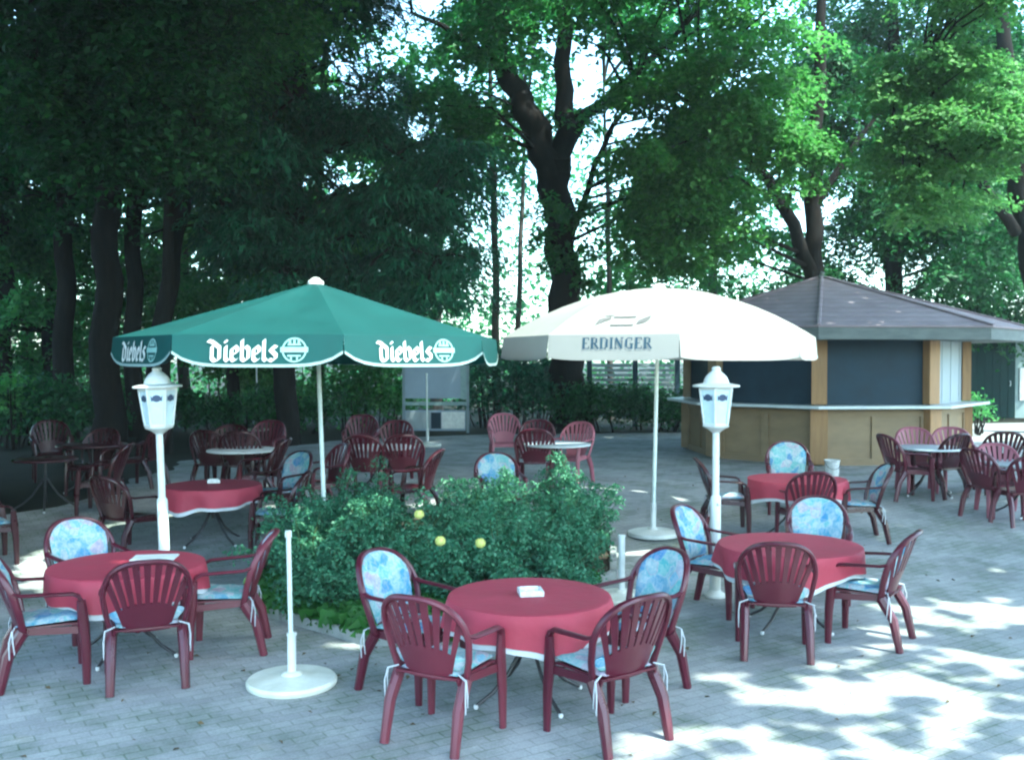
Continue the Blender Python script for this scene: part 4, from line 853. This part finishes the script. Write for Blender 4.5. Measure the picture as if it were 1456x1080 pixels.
# rose bed
def rose(X, Y, h, r, label, seed, blooms=(), n=7000, lm='l_rose'):
    base = Vector((X, Y, gz(Y) + .02)); t = thing('rose_bush', label, 'rose bush', base, group='rose bushes in the kerbed bed'); R_ = random.Random(seed)
    st = MB(); geos = []; m = 26
    for k in range(m):
        a, q = R_.uniform(0, 2 * PI), R_.random() ** .5; tip = Vector((math.cos(a) * r * q, math.sin(a) * r * q, h * R_.uniform(.4, 1.32) * (1 - .3 * q * q)))
        mid = Vector((tip.x * .35, tip.y * .35, tip.z * .55)); st.tube([(math.cos(a) * .012, math.sin(a) * .012, -.02), mid, tip], [.012, .007, .004], 5, cap=False)
        for f in (.35, .6, .82, 1.0):
            c = Vector((0, 0, 0)).lerp(mid, f * 2) if f < .5 else mid.lerp(tip, f * 2 - 1); kk = R_.uniform(.07, .15)
            geos.append(clump(c + Vector((R_.uniform(-.06, .06), R_.uniform(-.06, .06), 0)), (kk, kk, kk * .55), int(n / m / 4), .040, .6, .85))
    st.build('stem', M['stem'], t); leaf_obj('foliage', geos, M[lm], t)
    for (px, py, Yb) in blooms:
        c = at(px, py, Yb) - base; b = MB(); rr = .046
        for ring, (n_, rad, tl) in enumerate(((5, 1.0, .35), (5, .72, .7), (4, .42, 1.05))):
            for i in range(n_):
                a = 2 * PI * i / n_ + ring * .6; P = []
                for u in (-1, -.5, 0, .5, 1):
                    row = []
                    for v in (0, .3, .55, .8, 1.0):
                        la = -1.1 + v * 1.75; q = rr * (rad * .75 + .25) * (1 + .12 * (v > .9)); aa = a + u * .8 * math.sin(PI * min(1, .3 + v * .55))
                        row.append(c + Vector((q * math.cos(la) * math.cos(aa), q * math.cos(la) * math.sin(aa), q * math.sin(la) * .9 + .012 * ring)))
                    P.append(row)
                b.grid(P)
        b.build('bloom', M['yellow'], t)
same = 'leafy green rose bush without flowers in the kerbed bed'
rose(-1.0, 9.75, .84, .72, 'rose bush with one pale yellow bloom near its top in the kerbed bed', 41, [(596, 731, 9.15)])
rose(-.62, 8.95, .62, .62, 'rose bush with a bright yellow bloom behind the cushioned chair', 42, [(626, 769, 8.35)])
rose(-.12, 9.2, .72, .66, 'rose bush with a small greenish yellow bloom left of the front table', 43, [(683, 772, 8.55)])
for i, (x, y, h, r) in enumerate([(-2.0, 9.5, .92, .66), (-1.75, 10.6, 1.08, .7), (-.75, 10.9, 1.05, .7), (.05, 10.3, 1.08, .7), (.5, 10.1, 1.1, .58), (.46, 9.3, .86, .5), (.35, 11.1, 1.25, .62), (.75, 10.9, 1.32, .46), (-1.55, 8.75, .62, .6), (-2.2, 10.5, .95, .5), (.25, 8.5, .62, .5), (-1.6, 11.3, 1.1, .5), (-.3, 11.2, 1.08, .6), (-1.3, 9.6, .98, .6)]):
    rose(x, y, h * .72, r * .94, same, 50 + i)
# grass and low weeds inside the kerb
def inside(x, y):
    c = False; j = len(bed) - 1
    for i in range(len(bed)):
        a, b_ = bed[i], bed[j]
        if (a.y > y) != (b_.y > y) and x < (b_.x - a.x) * (y - a.y) / (b_.y - a.y) + a.x: c = not c
        j = i
    return c
pts = []
while len(pts) < 6500:
    x, y = random.uniform(-3.2, 1.5), random.uniform(7.8, 9.9)
    if inside(x, y): pts.append((x, y))
pts = np.array(pts); n = len(pts); hh = rng.uniform(.06, .2, n); P = np.stack([pts[:, 0], pts[:, 1], .02 + hh * .5], 1)
D = np.stack([rng.normal(0, .4, n), rng.normal(0, .4, n), np.ones(n)], 1); N = np.stack([rng.normal(0, 1, n), rng.normal(-.3, 1, n), rng.normal(0.3, .2, n)], 1)
tag(leaf_obj('grass', [leaf_geo(P, N, hh, .22, D)], M['l_grass']), 'short green grass and weeds along the inner side of the bed kerb', 'grass', kind='stuff')
# fallen leaves on the paving
n = 260; X = rng.uniform(-5, 5, n); Y = 4.8 + rng.uniform(0, 1, n) ** 1.5 * 12; P = np.stack([X, Y, np.array([gz(y) for y in Y]) + .012], 1); N = np.array([0, 0, 1.]) + rng.normal(0, .25, (n, 3)); L = rng.uniform(.025, .06, n)
tag(leaf_obj('leaf_litter', [leaf_geo(P, N, L, L * .6)], surf('dry_leaf', (.16, .11, .05), (.08, .06, .03), 3, .8)), 'scattered small fallen leaves on the paving', 'leaves', kind='stuff')

# ------------------------------------------------------------------ unseen trees, their crowns shaped to shade the patio and leave sun gaps
sh = Vector((SUN.x / SUN.z, SUN.y / SUN.z))
SUNNY = []      # circles on the ground that the sun reaches: x, y, rx, ry, openness
for px, py, rx, ry, o_ in [(1060, 962, .42, .18, 1.2), (1200, 985, .8, .4, 1.1), (1310, 940, .9, .5, .95), (1420, 1010, .6, .4, .9), (1400, 870, 1.0, .6, .9), (1120, 1066, 1.1, .45, 1.1), (950, 1074, .5, .28, 1.0), (1330, 1072, 1.2, .5, 1.1), (1240, 900, .5, .3, .8), (485, 918, .28, .16, .8), (1330, 760, 1.2, .7, .35), (1250, 690, 1.2, .9, .4), (1420, 690, 1.5, 1.2, .45)]:
    g = ground(px, py); SUNNY.append((g.x, g.y, rx, ry, o_))
def lit_at(x, y, z, rx, ry, o_): SUNNY.append((x - sh.x * z, y - sh.y * z, rx, ry, o_))
lit_at(1.85, 11.85, 2.8, 1.95, 1.95, 1.6); lit_at(-2.05, 10.35, 2.7, 2.05, 2.05, 1.6); lit_at(6.9, 20.5, 3.4, 1.2, .5, .5); lit_at(5.0, 17.6, 1.0, .5, .3, .5); lit_at(.2, 10.0, .8, 1.0, .8, .35)
def openness(x, y):
    o_ = 0 if (x < -3.5 and y > 10) else .01 + .10 * max(0, math.sin(x * 2.1 + 1.3 * math.sin(y * 1.7)) * math.sin(y * 2.4 + math.sin(x * 1.9 + 1)))
    if y > 18.5 and x > -6: o_ = .12 + .45 * max(0, math.sin(x * 1.3 + 1.1 * math.sin(y * .9)) * math.sin(y * 1.1 + 1.4 * math.sin(x * .8)))
    for cx, cy, rx, ry, k in SUNNY:
        d = ((x - cx) / rx) ** 2 + ((y - cy) / ry) ** 2
        if d < 1.4:
            q = min(1, (1.4 - d) * 2.2)
            if cy < 10: q *= .55 + .75 * (math.sin(x * 5.1 + 1.7 * math.sin(y * 3.9)) * math.sin(y * 8.3 + 2 * math.sin(x * 3.3)) > -.35)
            o_ = max(o_, k * q)
    return o_
def shade_crown(x0, x1, y0, y1, z0, z1, n, big=1.0):  # leaves set back along the sun direction from the wanted ground shade
    out = []
    for _ in range(n):
        x, y = random.uniform(x0, x1), random.uniform(y0, y1)
        if random.random() < openness(x, y): continue
        z = random.uniform(z0, z1); px, py = x + sh.x * z, y + sh.y * z
        z = max(z, 2.3 + .40 * py + .9 + random.random()) if py > 0 else z
        out.append((x + sh.x * z, y + sh.y * z, z))
    P = np.array(out); N = np.array([0, 0, 1.]) + rng.normal(0, .45, P.shape); L = rng.uniform(.26, .42, len(P)) * big; return P, leaf_geo(P, N, L, L * .7)
def shade_tree(label, base, x0, x1, y0, y1, n, r0=.35, big=1.0):
    b = Vector(base); t = thing('unseen_shade_tree', label, 'tree', b); P, g_ = shade_crown(x0, x1, y0, y1, 8.2, 11.5, n, big); c = Vector(P.mean(0)); tr = MB()
    top = Vector((b.x * .75 + c.x * .25, b.y * .75 + c.y * .25, 8.0)) - b; tr.tube([(0, 0, -.02), (.1, 0, 3), top], [r0 * 1.2, r0, r0 * .7], 10)
    for k in range(14):
        q = Vector(P[random.randrange(len(P))]) - b; tr.tube([top, top.lerp(q, .5) + Vector((0, 0, .5)), q], [.12, .07, .02], 6, cap=False)
    tr.build('trunk', M['bark'], t); g_ -= np.array(b); leaf_obj('crown', [g_], M['l_mid'], t)
shade_tree('unseen tree beside the patio, its crown shaped to shade the right tables', (10.5, 4.0, 0), -.5, 11.5, 3.0, 23.0, 50000)
shade_tree('unseen tree beside the patio, its crown shaped to shade the left tables', (-9.5, 5.0, 0), -13, 2.0, 3.0, 27.0, 78000)
shade_tree('unseen tree added beyond the left tables, its crown shaped to shade the wood', (-15, 12, .3), -20, -5.5, 19, 30, 15000, big=1.6)
def upper(label, base, x0, x1, y0, y1, n):  # added crown out of view, keeps the sun off the left wood
    out = []
    for _ in range(n):
        x, y = random.uniform(x0, x1), random.uniform(y0, y1); z = 2.3 + .37 * y + random.uniform(.8, 5); out.append((x, y, z))
    P = np.array(out); N = np.array([0, 0, 1.]) + rng.normal(0, .5, P.shape); L = rng.uniform(.3, .5, len(P)); b = Vector(base); t = thing('beech_tree', label, 'tree', b); tr = MB(); top = Vector(((x0 + x1) / 2, (y0 + y1) / 2, 12)) - b
    tr.tube([(0, 0, 0), (0, 0, 5), top], [.4, .34, .2], 10)
    for k in range(10):
        q = Vector(P[random.randrange(len(P))]) - b; tr.tube([top * .8, q], [.1, .02], 6, cap=False)
    tr.build('trunk', M['bark'], t); leaf_obj('crown', [leaf_geo(P, N, L, L * .7) - np.array(b)], M['l_dark'], t)
upper('unseen tree added so its dense crown darkens the left wood', (-15.5, 16, .38), -18, -7, 12, 22, 9000)

def blocking_hedge():  # unseen leaf wall added to keep light off the left side
    b = Vector((-7.6, 11, 0)); t = thing('hedge', 'unseen hedge added to block light from the left of the patio', 'hedge', b); n = 16000
    Y = rng.uniform(8, 16.5, n); X = -.52 * Y - 1.4 - rng.uniform(0, 1.3, n); z = rng.uniform(.1, 7.5, n); P = np.stack([X, Y, z], 1) - np.array(b); L = rng.uniform(.22, .36, n)
    leaf_obj('foliage', [leaf_geo(P, rng.normal(0, 1, P.shape), L, L * .6)], M['l_dark'], t); st = MB()
    for k in range(9): y = 8.5 + k * .95; st.tube([(0, 0, -.1), (-.52 * y - 2 + 7.6, y - 11, -.1), (-.52 * y - 2 + 7.6, y - 11, 5)], [.04, .06, .02], 6)
    st.build('stem', M['bark'], t)
blocking_hedge()

mb = MB(); mb.box((0, 60, 14), (300, 260, 32)); hz = mb.build('haze', bpy.data.materials.new('veil_haze'), smooth=False); tag(hz, 'thin pale haze added between the trees to lift the dark tones', 'haze', kind='stuff')
hm = bpy.data.materials['veil_haze']; hm.use_nodes = True; hn = hm.node_tree; hn.nodes.remove(hn.nodes['Principled BSDF'])
pv = hn.nodes.new('ShaderNodeVolumePrincipled'); pv.inputs['Density'].default_value = .0010; pv.inputs['Color'].default_value = (.86, .97, .95, 1); pv.inputs['Anisotropy'].default_value = .3  # added volume that veils and lifts the dark tones
hn.links.new(pv.outputs['Volume'], hn.nodes['Material Output'].inputs['Volume'])
